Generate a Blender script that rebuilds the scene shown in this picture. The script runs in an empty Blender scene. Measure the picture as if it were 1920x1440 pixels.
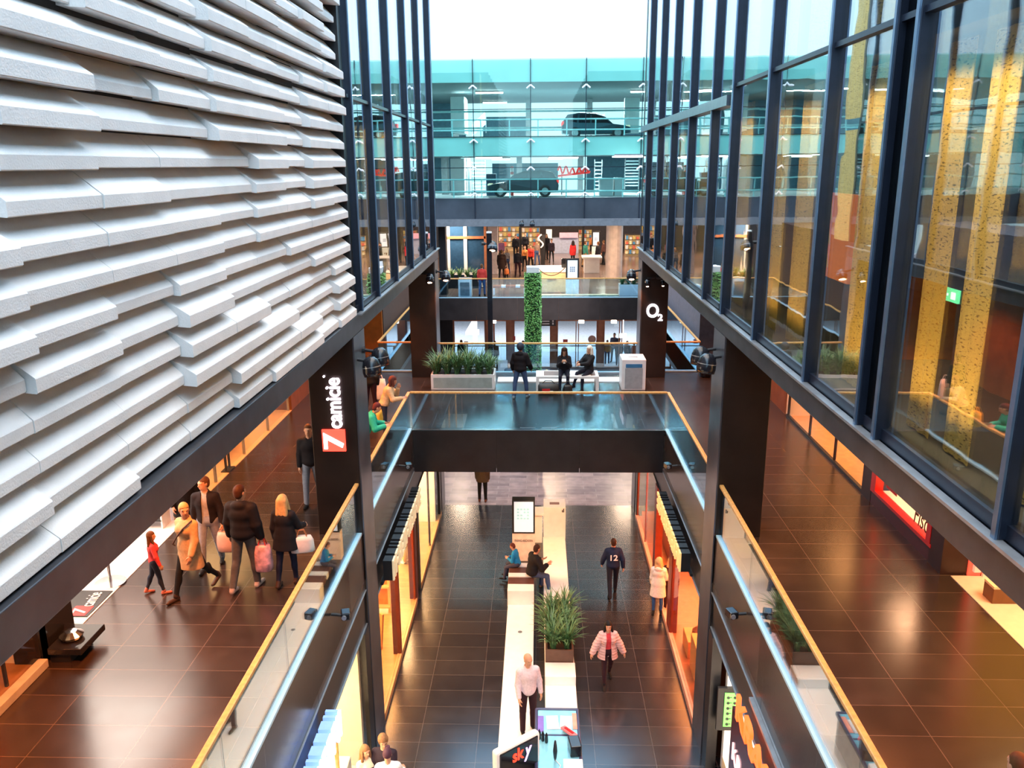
import bpy, math, random
import numpy as np
from mathutils import Vector, Matrix
S = bpy.context.scene
COL = S.collection
RN = random.Random(11)
PI = math.pi
H1 = 5.0                                   # level one floor height

# ------------------------------------------------------------------ camera
FPX = 1555.0; CZ = 12.0
PITCH = math.atan((720-309)/FPX); YAW = math.atan((1012-960)/FPX*math.cos(PITCH))
FW = Vector((-math.sin(YAW)*math.cos(PITCH), math.cos(YAW)*math.cos(PITCH), -math.sin(PITCH)))
RT = Vector((math.cos(YAW), math.sin(YAW), 0)); UP = RT.cross(FW)
_r = math.radians(.45)
RT, UP = RT*math.cos(_r)-UP*math.sin(_r), UP*math.cos(_r)+RT*math.sin(_r)
cd = bpy.data.cameras.new('camera'); cam = bpy.data.objects.new('camera', cd); COL.objects.link(cam)
cd.sensor_width = 36; cd.lens = FPX/1920*36; cd.clip_end = 300
m = Matrix((RT, UP, -FW)).transposed().to_4x4(); m.translation = (0, 0, CZ); cam.matrix_world = m
S.camera = cam
def ray(x, y): return FW+RT*((x-960)/FPX)+UP*((720-y)/FPX)
def at(x, y, z=None, Y=None, X=None):      # a point of the photograph on a horizontal floor or an upright plane
    d = ray(x, y)
    t = (z-CZ)/d.z if z is not None else (Y/d.y if Y is not None else X/d.x)
    return Vector((0, 0, CZ))+d*t

# ------------------------------------------------------------------ materials
MATS = {}
def nt(name):
    if name in MATS: return MATS[name], None, None
    mt = bpy.data.materials.new(name); mt.use_nodes = True; MATS[name] = mt
    t = mt.node_tree; t.nodes.clear()
    o = t.nodes.new('ShaderNodeOutputMaterial')
    return mt, t, o
def mat(name, col, rough=.5, metal=0, em=0, ec=None, noise=.12, ns=6, bump=0, bs=40, spec=.5):
    mt, t, o = nt(name)
    if t is None: return mt
    N = t.nodes.new; L = t.links.new
    p = N('ShaderNodeBsdfPrincipled'); L(p.outputs[0], o.inputs[0])
    p.inputs['Roughness'].default_value = rough; p.inputs['Metallic'].default_value = metal
    p.inputs['Specular IOR Level'].default_value = spec
    c = (*col, 1)
    if noise:
        g = N('ShaderNodeNewGeometry'); n = N('ShaderNodeTexNoise'); n.inputs['Scale'].default_value = ns; n.inputs['Detail'].default_value = 3
        L(g.outputs['Position'], n.inputs['Vector'])
        r = N('ShaderNodeMapRange'); r.inputs[1].default_value = .3; r.inputs[2].default_value = .7
        r.inputs[3].default_value = 1-noise; r.inputs[4].default_value = 1+noise; L(n.outputs[0], r.inputs[0])
        v = N('ShaderNodeVectorMath'); v.operation = 'SCALE'; v.inputs[0].default_value = col; L(r.outputs[0], v.inputs['Scale'])
        L(v.outputs[0], p.inputs['Base Color'])
    else: p.inputs['Base Color'].default_value = c
    if bump:
        g = N('ShaderNodeNewGeometry'); n = N('ShaderNodeTexNoise'); n.inputs['Scale'].default_value = bs; n.inputs['Detail'].default_value = 4
        L(g.outputs['Position'], n.inputs['Vector'])
        b = N('ShaderNodeBump'); b.inputs['Strength'].default_value = bump; b.inputs['Distance'].default_value = .02
        L(n.outputs[0], b.inputs['Height']); L(b.outputs[0], p.inputs['Normal'])
    if em:
        p.inputs['Emission Color'].default_value = (*(ec or col), 1); p.inputs['Emission Strength'].default_value = em
    return mt
def glass(name, tint=(.9, .95, .95), base=.05, gain=.9, power=3.0, wav=0, rc=(1, 1, 1)):
    mt, t, o = nt(name)
    if t is None: return mt
    N = t.nodes.new; L = t.links.new
    tr = N('ShaderNodeBsdfTransparent'); tr.inputs[0].default_value = (*tint, 1)
    gl = N('ShaderNodeBsdfGlossy'); gl.inputs['Roughness'].default_value = .01; gl.inputs[0].default_value = (*rc, 1)
    lw = N('ShaderNodeLayerWeight'); lw.inputs[0].default_value = .5
    pw = N('ShaderNodeMath'); pw.operation = 'POWER'; pw.inputs[1].default_value = power; L(lw.outputs['Facing'], pw.inputs[0])
    ma = N('ShaderNodeMath'); ma.operation = 'MULTIPLY_ADD'; ma.inputs[1].default_value = gain; ma.inputs[2].default_value = base; L(pw.outputs[0], ma.inputs[0])
    mx = N('ShaderNodeMixShader'); L(ma.outputs[0], mx.inputs[0]); L(tr.outputs[0], mx.inputs[1]); L(gl.outputs[0], mx.inputs[2])
    if wav:
        g = N('ShaderNodeNewGeometry'); n = N('ShaderNodeTexNoise'); n.inputs['Scale'].default_value = 1.1; L(g.outputs['Position'], n.inputs['Vector'])
        b = N('ShaderNodeBump'); b.inputs['Strength'].default_value = wav; b.inputs['Distance'].default_value = .05
        L(n.outputs[0], b.inputs['Height']); L(b.outputs[0], gl.inputs['Normal'])
    L(mx.outputs[0], o.inputs[0]); return mt
def tiles(name, c1, c2, joint, bw, bh, rough, ox=0, oy=0, mort=.006, off=0.0, spec=.5):
    mt, t, o = nt(name)
    if t is None: return mt
    N = t.nodes.new; L = t.links.new
    p = N('ShaderNodeBsdfPrincipled'); L(p.outputs[0], o.inputs[0]); p.inputs['Specular IOR Level'].default_value = spec
    g = N('ShaderNodeNewGeometry'); a = N('ShaderNodeVectorMath'); a.operation = 'ADD'; a.inputs[1].default_value = (ox, oy, 0); L(g.outputs['Position'], a.inputs[0])
    b = N('ShaderNodeTexBrick'); b.offset = off; b.squash = 1; L(a.outputs[0], b.inputs['Vector'])
    b.inputs['Color1'].default_value = (*c1, 1); b.inputs['Color2'].default_value = (*c2, 1); b.inputs['Mortar'].default_value = (*joint, 1)
    b.inputs['Scale'].default_value = 1; b.inputs['Mortar Size'].default_value = mort; b.inputs['Mortar Smooth'].default_value = 0
    b.inputs['Brick Width'].default_value = bw; b.inputs['Row Height'].default_value = bh; b.inputs['Bias'].default_value = -.2
    n = N('ShaderNodeTexNoise'); n.inputs['Scale'].default_value = 3; n.inputs['Detail'].default_value = 2; L(g.outputs['Position'], n.inputs['Vector'])
    r = N('ShaderNodeMapRange'); r.inputs[1].default_value = .3; r.inputs[2].default_value = .7; r.inputs[3].default_value = .86; r.inputs[4].default_value = 1.14; L(n.outputs[0], r.inputs[0])
    v = N('ShaderNodeVectorMath'); v.operation = 'SCALE'; L(b.outputs[0], v.inputs[0]); L(r.outputs[0], v.inputs['Scale']); L(v.outputs[0], p.inputs['Base Color'])
    r2 = N('ShaderNodeMapRange'); r2.inputs[1].default_value = .3; r2.inputs[2].default_value = .7; r2.inputs[3].default_value = rough*.94; r2.inputs[4].default_value = rough*1.06
    L(n.outputs[0], r2.inputs[0]); L(r2.outputs[0], p.inputs['Roughness'])
    return mt

STONE = mat('pale_cast_stone', (.80, .77, .75), .85, noise=.05, ns=3, bump=.25, bs=60)
BACK = mat('dark_backing', (.02, .02, .022), .8)
DM = mat('dark_bronze_panel', (.026, .022, .023), .36, .3, noise=.25, ns=2)
DM2 = mat('black_panel', (.018, .017, .019), .35, .2, noise=.2, ns=2)
STEEL = mat('brushed_beam_steel', (.085, .09, .105), .36, .6, noise=.2, ns=3)
COLM = mat('column_cladding', (.022, .014, .011), .4, .3, noise=.3, ns=2)
ALU = mat('sky_tinted_aluminium', (.45, .70, .86), .4, .2, noise=.04)  # blue of the reflected sky is put into the metal colour
WOOD = mat('oak_handrail', (.62, .33, .10), .4, noise=.18, ns=14)
MULL = mat('blue_black_mullion', (.02, .026, .045), .35, .4)
MULLH = mat('grey_transom', (.16, .19, .23), .35, .7)
SOFF = mat('dark_soffit', (.05, .035, .03), .7)
WHITE = mat('white_solid_surface', (.86, .85, .84), .35, noise=.03)
WHITE2 = mat('white_paint', (.8, .8, .8), .6, noise=.03)
BLACK = mat('black_matt', (.012, .012, .014), .5)
BLKG = mat('black_gloss', (.015, .015, .02), .12)
GREY = mat('grey_metal', (.35, .36, .38), .35, .6)
CHROME = mat('steel_chrome', (.7, .7, .72), .2, 1)
FT = tiles('dark_granite_tiles', (.028, .018, .015), (.044, .029, .024), (.105, .075, .06), 1.25, .61, .24, .05, .03, mort=.006, spec=.7)
FT0 = tiles('ground_granite_tiles', (.021, .019, .022), (.038, .033, .034), (.085, .075, .07), 1.25, .61, .2, .05, .03, mort=.006, spec=1.0)
FFAR = tiles('mottled_stone_slabs', (.30, .22, .22), (.16, .12, .13), (.4, .35, .33), 1.1, .28, .25, off=.4, mort=.004)
FCON = tiles('concourse_tiles', (.16, .10, .085), (.22, .15, .12), (.3, .24, .2), 1.25, .61, .18)
SHOPF = mat('cream_shop_floor', (.72, .66, .58), .3, noise=.05)
WOODF = tiles('oak_plank_floor', (.52, .30, .13), (.60, .36, .16), (.3, .16, .07), 1.6, .16, .35, off=.5, mort=.003)
CREAM = mat('cream_wall', (.78, .66, .48), .7, noise=.04)
BROWNW = mat('brown_timber_wall', (.20, .08, .03), .5, noise=.2, ns=3)
ORANGE = mat('orange_timber_wall', (.75, .22, .035), .5, noise=.12, ns=4)
REDP = mat('red_lacquer', (.55, .012, .01), .3)
REDW = mat('rust_red_frame', (.22, .035, .015), .35)
TEAL = mat('teal_spandrel', (.60, .84, .79), .35, noise=.05, ns=1)
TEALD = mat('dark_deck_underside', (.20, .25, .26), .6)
ORD = ('first', 'second', 'third', 'fourth', 'fifth', 'sixth', 'seventh', 'eighth', 'ninth', 'tenth', 'eleventh', 'twelfth')
CONC = mat('grey_concrete', (.38, .40, .42), .8)
GLR = glass('railing_glass', (.70, .88, .97), .07, .8, 3.0, rc=(.85, .95, 1))
GLF = glass('facade_glass', (.84, .88, .84), .10, .85, 2.0, wav=.035, rc=(.95, .97, 1))
GLS = glass('shop_glass', (.95, .96, .95), .03, .4, 4.0)
GLC = glass('teal_curtain_glass', (.80, .955, .935), .07, .5, 3.0, rc=(.85, 1, 1))
TUBE = mat('lamp_tube', (1, 1, 1), .5, em=14, ec=(1, .95, .95), noise=0)
WARMG = mat('warm_lamp_lens', (1, .8, .6), .5, em=22, ec=(1, .55, .3), noise=0)
SCREEN = mat('white_screen', (.5, .52, .55), .3, em=.5, ec=(.9, .96, 1), noise=0)
LEAF = mat('dark_green_leaf', (.09, .20, .075), .5, noise=.6, ns=9)
LEAF2 = mat('ivy_leaf', (.17, .42, .10), .5, noise=.8, ns=16)
SOIL = mat('dark_soil', (.05, .03, .02), .9)
GOLD = mat('gold_mesh_curtain', (.72, .50, .17), .5, noise=.25, ns=30)

# ------------------------------------------------------------------ mesh builder and scene graph
def tag(o, label, cat, group=None, kind=None):
    o['label'] = label; o['category'] = cat
    if group: o['group'] = group
    if kind: o['kind'] = kind
    return o
def empty(name, loc, label, cat, group=None, rz=0):
    o = bpy.data.objects.new(name, None); o.empty_display_size = .2; COL.objects.link(o)
    o.location = loc; o.rotation_euler.z = rz
    return tag(o, label, cat, group)
def worg(o):
    v = Vector((0, 0, 0))
    while o is not None: v += o.location; o = o.parent
    return v
class MB:
    def __init__(s): s.v = []; s.f = []; s.m = []; s.cur = 0
    def slot(s, i): s.cur = i; return s
    def add(s, vs, fs):
        b = len(s.v); s.v += [tuple(p) for p in vs]
        for f in fs: s.f.append([b+i for i in f]); s.m.append(s.cur)
        return s
    def bx(s, x0, x1, y0, y1, z0, z1):
        return s.add([(x, y, z) for z in (z0, z1) for y in (y0, y1) for x in (x0, x1)],
                     [(0, 2, 3, 1), (4, 5, 7, 6), (0, 1, 5, 4), (2, 6, 7, 3), (0, 4, 6, 2), (1, 3, 7, 5)])
    def box(s, c, d, rz=0, rx=0):
        M = Matrix.Translation(c) @ Matrix.Rotation(rz, 4, 'Z') @ Matrix.Rotation(rx, 4, 'X')
        vs = [M @ Vector((x*d[0]/2, y*d[1]/2, z*d[2]/2)) for z in (-1, 1) for y in (-1, 1) for x in (-1, 1)]
        return s.add(vs, [(0, 2, 3, 1), (4, 5, 7, 6), (0, 1, 5, 4), (2, 6, 7, 3), (0, 4, 6, 2), (1, 3, 7, 5)])
    def tube(s, p, q, r, r2=None, n=10):
        p = Vector(p); q = Vector(q); r2 = r if r2 is None else r2
        d = (q-p).normalized(); a = d.orthogonal().normalized(); b = d.cross(a)
        vs = []
        for c, rr in ((p, r), (q, r2)):
            for i in range(n):
                t = 2*PI*i/n; vs.append(c+a*(rr*math.cos(t))+b*(rr*math.sin(t)))
        fs = [(i, (i+1) % n, n+(i+1) % n, n+i) for i in range(n)]+[tuple(range(n))[::-1], tuple(range(n, 2*n))]
        return s.add(vs, fs)
    def path(s, pts, r, n=8):
        for a, b in zip(pts, pts[1:]): s.tube(a, b, r, n=n)
        return s
    def lathe(s, prof, c=(0, 0, 0), n=20, axis=None):
        c = Vector(c); Mx = Matrix.Identity(3) if axis is None else Vector((0, 0, 1)).rotation_difference(Vector(axis)).to_matrix()
        vs = [c+Mx @ Vector((r*math.cos(2*PI*i/n), r*math.sin(2*PI*i/n), z)) for r, z in prof for i in range(n)]
        fs = []
        for k in range(len(prof)-1):
            for i in range(n): fs.append((k*n+i, k*n+(i+1) % n, (k+1)*n+(i+1) % n, (k+1)*n+i))
        fs += [tuple(range(n))[::-1], tuple(range((len(prof)-1)*n, len(prof)*n))]
        return s.add(vs, fs)
    def prism(s, poly, a, b, axis='y'):
        def P(u, w, t): return {'y': (u, t, w), 'x': (t, u, w), 'z': (u, w, t)}[axis]
        n = len(poly); vs = [P(u, w, a) for u, w in poly]+[P(u, w, b) for u, w in poly]
        fs = [(i, (i+1) % n, n+(i+1) % n, n+i) for i in range(n)]+[tuple(range(n))[::-1], tuple(range(n, 2*n))]
        return s.add(vs, fs)
    def build(s, name, mats, parent=None, world=False, bevel=0, smooth=False):
        if not isinstance(mats, (list, tuple)): mats = [mats]
        if parent is None:
            A = np.array(s.v); o0 = Vector(((A[:, 0].min()+A[:, 0].max())/2, (A[:, 1].min()+A[:, 1].max())/2, A[:, 2].min()))
        else: o0 = worg(parent) if world else Vector((0, 0, 0))
        me = bpy.data.meshes.new(name); me.from_pydata([(p[0]-o0.x, p[1]-o0.y, p[2]-o0.z) for p in s.v], [], s.f)
        for k in mats: me.materials.append(k)
        me.polygons.foreach_set('material_index', s.m)
        if smooth: me.polygons.foreach_set('use_smooth', [True]*len(me.polygons))
        me.update()
        o = bpy.data.objects.new(name, me); COL.objects.link(o)
        if parent is None: o.location = o0
        else: o.parent = parent
        if bevel:
            md = o.modifiers.new('bevel', 'BEVEL'); md.width = bevel; md.segments = 2; md.limit_method = 'ANGLE'
        return o
def st(name, mb, mats, bevel=0, kind='structure'):
    o = mb.build(name, mats, bevel=bevel); o['kind'] = kind; return o
def copy_tree(o, parent=None):
    c = o.copy(); COL.objects.link(c); c.parent = parent
    for ch in list(o.children): copy_tree(ch, c)
    return c
def text_mesh(body, size, ext=.02, font_bold=False, off=0.0, shear=0):
    cu = bpy.data.curves.new('txt', 'FONT'); cu.body = body; cu.size = size; cu.extrude = ext; cu.align_x = 'LEFT'; cu.offset = off; cu.shear = shear
    ob = bpy.data.objects.new('txt', cu); COL.objects.link(ob)
    bpy.context.view_layer.update()
    me = bpy.data.meshes.new_from_object(ob.evaluated_get(bpy.context.evaluated_depsgraph_get()))
    bpy.data.objects.remove(ob); return me
def place_text(name, body, size, M, material, parent=None, ext=.02, off=0.0, shear=0):
    me = text_mesh(body, size, ext, off=off, shear=shear)
    if parent is not None: M = Matrix.Translation(-worg(parent)) @ M
    me.transform(M); me.materials.clear(); me.materials.append(material)
    o = bpy.data.objects.new(name, me); COL.objects.link(o); o.parent = parent
    return o
def basis(org, xd, yd):
    xd = Vector(xd).normalized(); yd = Vector(yd).normalized(); zd = xd.cross(yd)
    M = Matrix((xd, yd, zd)).transposed().to_4x4(); M.translation = org; return M
def area(name, loc, size, power, col, size_y=None, rot=(0, 0, 0), spread=PI):
    l = bpy.data.lights.new(name, 'AREA'); l.shape = 'RECTANGLE'; l.size = size; l.size_y = size_y or size; l.energy = power; l.color = col; l.spread = spread
    o = bpy.data.objects.new(name, l); COL.objects.link(o); o.location = loc; o.rotation_euler = rot; return o
def spot(name, loc, to, power, col, ang=60, r=.06):
    l = bpy.data.lights.new(name, 'SPOT'); l.energy = power; l.color = col; l.spot_size = math.radians(ang); l.spot_blend = .6; l.shadow_soft_size = r
    o = bpy.data.objects.new(name, l); COL.objects.link(o); o.location = loc
    o.rotation_euler = (Vector(to)-Vector(loc)).to_track_quat('-Z', 'Y').to_euler(); return o
# ------------------------------------------------------------------ the setting: floors, slabs, beams, columns
def goldmat():
    mt, t, o = nt('perforated_gold_curtain')
    N = t.nodes.new; L = t.links.new
    p = N('ShaderNodeBsdfPrincipled'); p.inputs['Roughness'].default_value = .5; L(p.outputs[0], o.inputs[0])
    g = N('ShaderNodeNewGeometry'); mp = N('ShaderNodeVectorMath'); mp.operation = 'MULTIPLY'; mp.inputs[1].default_value = (20, 20, 58); L(g.outputs['Position'], mp.inputs[0])
    n = N('ShaderNodeTexNoise'); n.inputs['Scale'].default_value = 1; n.inputs['Detail'].default_value = 1; L(mp.outputs[0], n.inputs['Vector'])
    r = N('ShaderNodeValToRGB'); r.color_ramp.elements[0].position = .34; r.color_ramp.elements[0].color = (.16, .09, .02, 1)
    r.color_ramp.elements[1].position = .42; r.color_ramp.elements[1].color = (.80, .55, .17, 1)
    L(n.outputs[0], r.inputs[0]); L(r.outputs[0], p.inputs['Base Color'])
    return mt
GOLDC = goldmat()
st('floor', MB().bx(-14, 14, -8, 28.1, -.3, 0), FT0)
st('floor_far', MB().bx(-14, 14, 28.1, 49.2, -.3, 0), FFAR)
st('ground_outside', MB().bx(-30, 30, 49.2, 78, -.3, -.02), mat('pale_pavement', (.5, .52, .56), .8))
st('floor_left', MB().bx(-14, -3.45, -8, 28.1, 4.0, H1).bx(-14, -5.6, 28.1, 44.69, 4.0, H1), FT)
st('floor_right', MB().bx(3.45, 14, -8, 28.1, 4.0, H1).bx(5.6, 14, 28.1, 44.69, 4.0, H1), FT)
st('floor_bridge', MB().bx(-3.45, 3.45, 21.52, 28.08, 4.0, H1), FT)
st('floor_concourse', MB().bx(-14, 14, 44.71, 74, 4.0, H1), FCON)
def fascia(name, m, pts, z0=3.8, z1=5.01):          # a panelled metal fascia along a slab edge, panels 2.4 m long with open joints
    for (a, b) in pts:
        a = Vector(a); b = Vector(b); d = (b-a); n = max(1, round(d.length/2.45)); u = d/n; w = Vector((-u.y, u.x)).normalized()*.03
        for i in range(n):
            p = a+u*i+u*(.006/u.length); q = a+u*(i+1)-u*(.006/u.length)
            m.add([(p.x, p.y, z0), (q.x, q.y, z0), (q.x, q.y, z1), (p.x, p.y, z1), (p.x+w.x, p.y+w.y, z0), (q.x+w.x, q.y+w.y, z0), (q.x+w.x, q.y+w.y, z1), (p.x+w.x, p.y+w.y, z1)],
                  [(0, 1, 2, 3), (7, 6, 5, 4), (0, 4, 5, 1), (3, 2, 6, 7), (1, 5, 6, 2), (0, 3, 7, 4)])
    st(name, m, [DM])
fascia('trim_1', MB(), [((-3.45, -8), (-3.45, 28.1))]); fascia('trim_2', MB(), [((3.45, 28.1), (3.45, -8))])
fascia('trim_3', MB(), [((3.42, 21.52), (-3.42, 21.52))]); fascia('trim_4', MB(), [((5.6, 44.7), (-5.6, 44.7))])
fascia('trim_5', MB(), [((-5.6, 28.1), (-5.6, 44.7)), ((5.6, 44.7), (5.6, 28.1)), ((-3.4, 28.09), (-5.6, 28.09)), ((5.6, 28.09), (3.4, 28.09))])
st('ceiling_bridge', MB().bx(-3.45, 3.45, 21.55, 28.05, 3.9, 3.99), SOFF)
def both(f):
    for s, n in ((-1, 'left'), (1, 'right')): f(s, n)
def sx(s, a, b): return (min(s*a, s*b), max(s*a, s*b))
def frame(s, n):
    # level-two edge beam with its soffit, lower sign band, columns
    st('beam_'+n, MB().bx(*sx(s, 3.40, 3.62), -8, 28.35, 8.95, 9.28), STEEL, bevel=.01)
    st('trim_%d' % (6 if s < 0 else 7), MB().bx(*sx(s, 3.33, 3.42), (15.4 if s < 0 else -8), 28.35, 9.27, 9.30), GREY)
    st('ceiling_'+n, MB().bx(*sx(s, 3.62, 12), -8, 28.3, 8.98, 9.26), SOFF)
    st('slab_upper_'+n, MB().bx(*sx(s, 3.62, 12), -8, 28.3, 13.12, 13.42).bx(*sx(s, 3.5, 12), -8, 28.3, 18.0, 18.2), BACK)
    st('slab_top_floor_'+n, MB().bx(*sx(s, 3.62, 12), -8, 28.3, 9.26, 9.30), mat('dark_carpet', (.05, .05, .06), .9))
    st('trim_%d' % (8 if s < 0 else 9), MB().bx(*sx(s, 3.47, 3.6), -8, 14.9, 3.05, 3.79).bx(*sx(s, 3.47, 3.6), 15.9, 27.3, 3.05, 3.79), DM2)
    st('trim_%d' % (10 if s < 0 else 11), MB().bx(*sx(s, 3.44, 3.47), -8, 14.9, 3.038, 3.055).bx(*sx(s, 3.44, 3.47), 15.9, 27.3, 3.038, 3.055).bx(*sx(s, 3.425, 3.46), -8, 27.3, 3.792, 3.806), GREY)
    for k, (y0, y1) in enumerate(((14.9, 15.9), (27.35, 28.3))):
        x0, x1 = sx(s, 3.43, 4.3)
        o = st('column_%s_%d' % (n, k+1), MB().bx(x0, x1, y0, y1, H1, 8.95).bx(x0, x1, y0, y1, 0, 4.0), COLM, bevel=.015)
        st('column_edge_%s_%d' % (n, k+1), MB().bx(*sx(s, 3.405, 3.43), y0+.02, y1-.02, 0, 8.94), mat('column_side_panel', (.13, .13, .15), .3, .6, noise=.25, ns=1.5))
    st('wall_back_upper_'+n, MB().bx(*sx(s, 8.2, 8.4), -8, 28.3, 9.3, 18.0), mat('upper_room_wall', (.06, .065, .075), .7))
    st('wall_upper_end_'+n, MB().bx(*sx(s, 3.45, 12), 28.3, 28.5, 8.95, 18.2), DM2)
both(frame)
st('rear_sky_block', MB().bx(-14, 14, -8.3, -8, -.3, 10.5), mat('grey_rear_block', (.22, .2, .2), .8))  # unseen, added to hold back low sky light; height set for railing reflections
st('roof_concourse', MB().bx(-16, 16, 44.9, 74, 8.9, 9.3), SOFF)
st('wall_side_left', MB().bx(-14.2, -14, -8, 49, 0, 9), DM2); st('wall_side_right', MB().bx(14, 14.2, -8, 49, 0, 9), DM2)

# ------------------------------------------------------------------ left wall of stepped stone slabs
b = MB(); zb = 9.26; rng = random.Random(5); lev = {}
for i in range(30):
    z0 = zb+.298*i
    for j in range(19):
        y1 = 15.28-1.235*j; y0 = y1-1.229
        key = ((i+j*2)//3, j)
        if key not in lev: lev[key] = rng.choice((.05, .11, .17))
        p = lev[key]+rng.uniform(-.008, .008)
        xf = -3.56+p; xb = -3.72
        fb = z0+.068-p*.22; prof = [(xb, z0+.375), (xf-.006, z0+.158), (xf, z0+.148), (xf, fb+.008), (xf-.008, fb), (xb, fb+.03)]
        b.prism(prof, y0, y1, 'y')
w = st('wall_left', b, STONE)
st('wall_left_backing', MB().bx(-4.1, -3.70, -8, 15.3, 9.3, 18.3), BACK)
st('wall_left_corner', MB().bx(-3.72, -3.47, 15.32, 15.55, 9.28, 18.3), DM2)

# ------------------------------------------------------------------ glass facades over the edge beams
def facade(s, n, k, ys, zt, heavy, y0, y1):
    x0 = 3.46
    root = empty('window_%d' % k, (s*3.46, (y0+y1)/2, 9.3), '', ''); del root['label']; del root['category']; root['kind'] = 'structure'
    P = MB().bx(*sx(s, x0, x0+.02), y0, y1, 9.31, zt-.02).bx(*sx(s, x0, x0+.02), y0, y1, zt+.02, 18.1); P.build('glass_pane', GLF, root, world=True)
    F = MB(); E_ = MB()
    for y in ys:
        dbl = heavy and abs(y-8.05) < .1
        F.bx(*sx(s, x0-.08, x0+.05), y-.035, y+.035, 9.3, 18.1); E_.bx(*sx(s, x0-.10, x0-.08), y-.03, y+.03, 9.3, 18.1)
        if heavy: F.bx(*sx(s, x0+.03, x0+.10), y+.035, y+.14, 9.3, 18.1)
        if dbl: F.bx(*sx(s, x0+.0, x0+.06), y+.035, y+.5, 9.3, 18.1).bx(*sx(s, x0-.08, x0+.05), y+.45, y+.52, 9.3, 18.1); E_.bx(*sx(s, x0-.10, x0-.08), y+.46, y+.51, 9.3, 18.1)
    F.build('mullion', MULL, root, world=True, bevel=.008); E_.build('mullion_edge_strip', mat('blue_grey_edge', (.16, .24, .36), .3, .7), root, world=True)
    T = MB().bx(*sx(s, x0-(.12 if (s > 0 and not heavy) else .05), x0+.06), y0, y1, zt-(.09 if (s > 0 and not heavy) else .03), zt+(.09 if (s > 0 and not heavy) else .03)); T.build('transom', MULLH if s > 0 and not heavy else MULL, root, world=True)
    MB().bx(*sx(s, x0-.02, x0+.1), y0, y1, 9.3, 9.42).build('sill_frame', MULL, root, world=True)
facade(-1, 'left', 1, [15.75, 17.55, 19.95, 22.5, 25.0, 27.6], 13.22, False, 15.5, 28.3)
facade(1, 'right', 2, [17.06, 19.53, 22.03, 24.4, 26.86], 13.08, False, 15.6, 28.3)
facade(1, 'right', 3, [5.75, 8.05, 10.35, 12.95, 15.3], 13.30, True, -8, 15.75)
k = 0
strips = [('right', 1, (at(q1, 540, X=3.9).y, at(q0, 540, X=3.9).y)) for q0, q1 in ((1366, 1394), (1441, 1461), (1481, 1512), (1591, 1642), (1727, 1776), (1804, 1861), (1930, 2000), (1300, 1316), (1262, 1274), (1236, 1244))]
strips += [('left', -1, (at(a, 375, X=-3.9).y, at(b_, 375, X=-3.9).y)) for a, b_ in ((663, 674), (680, 690), (711, 726), (747, 753), (759, 768), (782, 790), (798, 808))]
for q, (n, s, (a, c)) in enumerate(strips):
    for z0, z1, lv in ((9.32, 13.08, 'lower'), (13.46, 17.9, 'upper')):
        m_ = MB(); nn = max(3, int((c-a)/.09)); pts = [(s*(3.9+.012*((i % 2)*2-1)), a+(c-a)*i/nn) for i in range(nn+1)]
        poly = pts+[(x+.012, y) for x, y in pts[::-1]]
        m_.prism(poly, z0, z1, 'z')
        o = m_.build('curtain_panel', GOLDC)
        od = ('first', 'second', 'third', 'fourth', 'fifth', 'sixth', 'seventh', 'eighth', 'ninth', 'tenth')
        r_ = sorted([t for t in strips if t[0] == n], key=lambda t: t[2][0]).index((n, s, (a, c)))
        tag(o, 'gold perforated fabric strip behind the %s glass facade, %s storey, %s from the near end' % (n, lv, od[r_]), 'curtain', 'gold curtain strips behind the facade glass')

# ------------------------------------------------------------------ glass railings
def railing(pts, label, name='glass_railing', inset=0, seg=1.25, chan=True, top=6.05):
    pts = [Vector((p[0], p[1], 0)) for p in pts]
    root = empty(name, (pts[0].x, pts[0].y, H1), label, 'railing', 'glass balustrades of level one')
    hr = MB(); ch = MB()
    for a, c in zip(pts, pts[1:]):
        d = c-a; u = d.normalized(); w = Vector((-u.y, u.x, 0))*.009
        n = max(1, round(d.length/seg))
        for i in range(n):
            p = a+d*(i/n)+u*.006; q = a+d*((i+1)/n)-u*.006
            g = MB(); zz = (H1+.02, top-.02)
            g.add([(p.x-w.x, p.y-w.y, zz[0]), (q.x-w.x, q.y-w.y, zz[0]), (q.x+w.x, q.y+w.y, zz[0]), (p.x+w.x, p.y+w.y, zz[0]),
                   (p.x-w.x, p.y-w.y, zz[1]), (q.x-w.x, q.y-w.y, zz[1]), (q.x+w.x, q.y+w.y, zz[1]), (p.x+w.x, p.y+w.y, zz[1])],
                  [(0, 3, 2, 1), (4, 5, 6, 7), (0, 1, 5, 4), (2, 3, 7, 6), (1, 2, 6, 5), (0, 4, 7, 3)])
            g.build('glass_pane', GLR, root, world=True)
        v = u*.03; W = Vector((-u.y, u.x, 0))*.04
        for (zz, ww, MBx) in (((top-.03, top+.025), W, hr), ((H1, H1+.045), W*1.3, ch)):
            pp = a-v; qq = c+v
            if MBx is ch: pp = a; qq = c
            MBx.add([(pp.x-ww.x, pp.y-ww.y, zz[0]), (qq.x-ww.x, qq.y-ww.y, zz[0]), (qq.x+ww.x, qq.y+ww.y, zz[0]), (pp.x+ww.x, pp.y+ww.y, zz[0]),
                     (pp.x-ww.x, pp.y-ww.y, zz[1]), (qq.x-ww.x, qq.y-ww.y, zz[1]), (qq.x+ww.x, qq.y+ww.y, zz[1]), (pp.x+ww.x, pp.y+ww.y, zz[1])],
                    [(0, 3, 2, 1), (4, 5, 6, 7), (0, 1, 5, 4), (2, 3, 7, 6), (1, 2, 6, 5), (0, 4, 7, 3)])
    hr.build('handrail', WOOD, root, world=True, bevel=.012)
    if chan: ch.build('base_channel', ALU, root, world=True)
railing([(-3.50, 3), (-3.50, 14.88)], 'long glass railing with oak handrail before the glowing sign column, near left walkway', seg=2.45)
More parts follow.
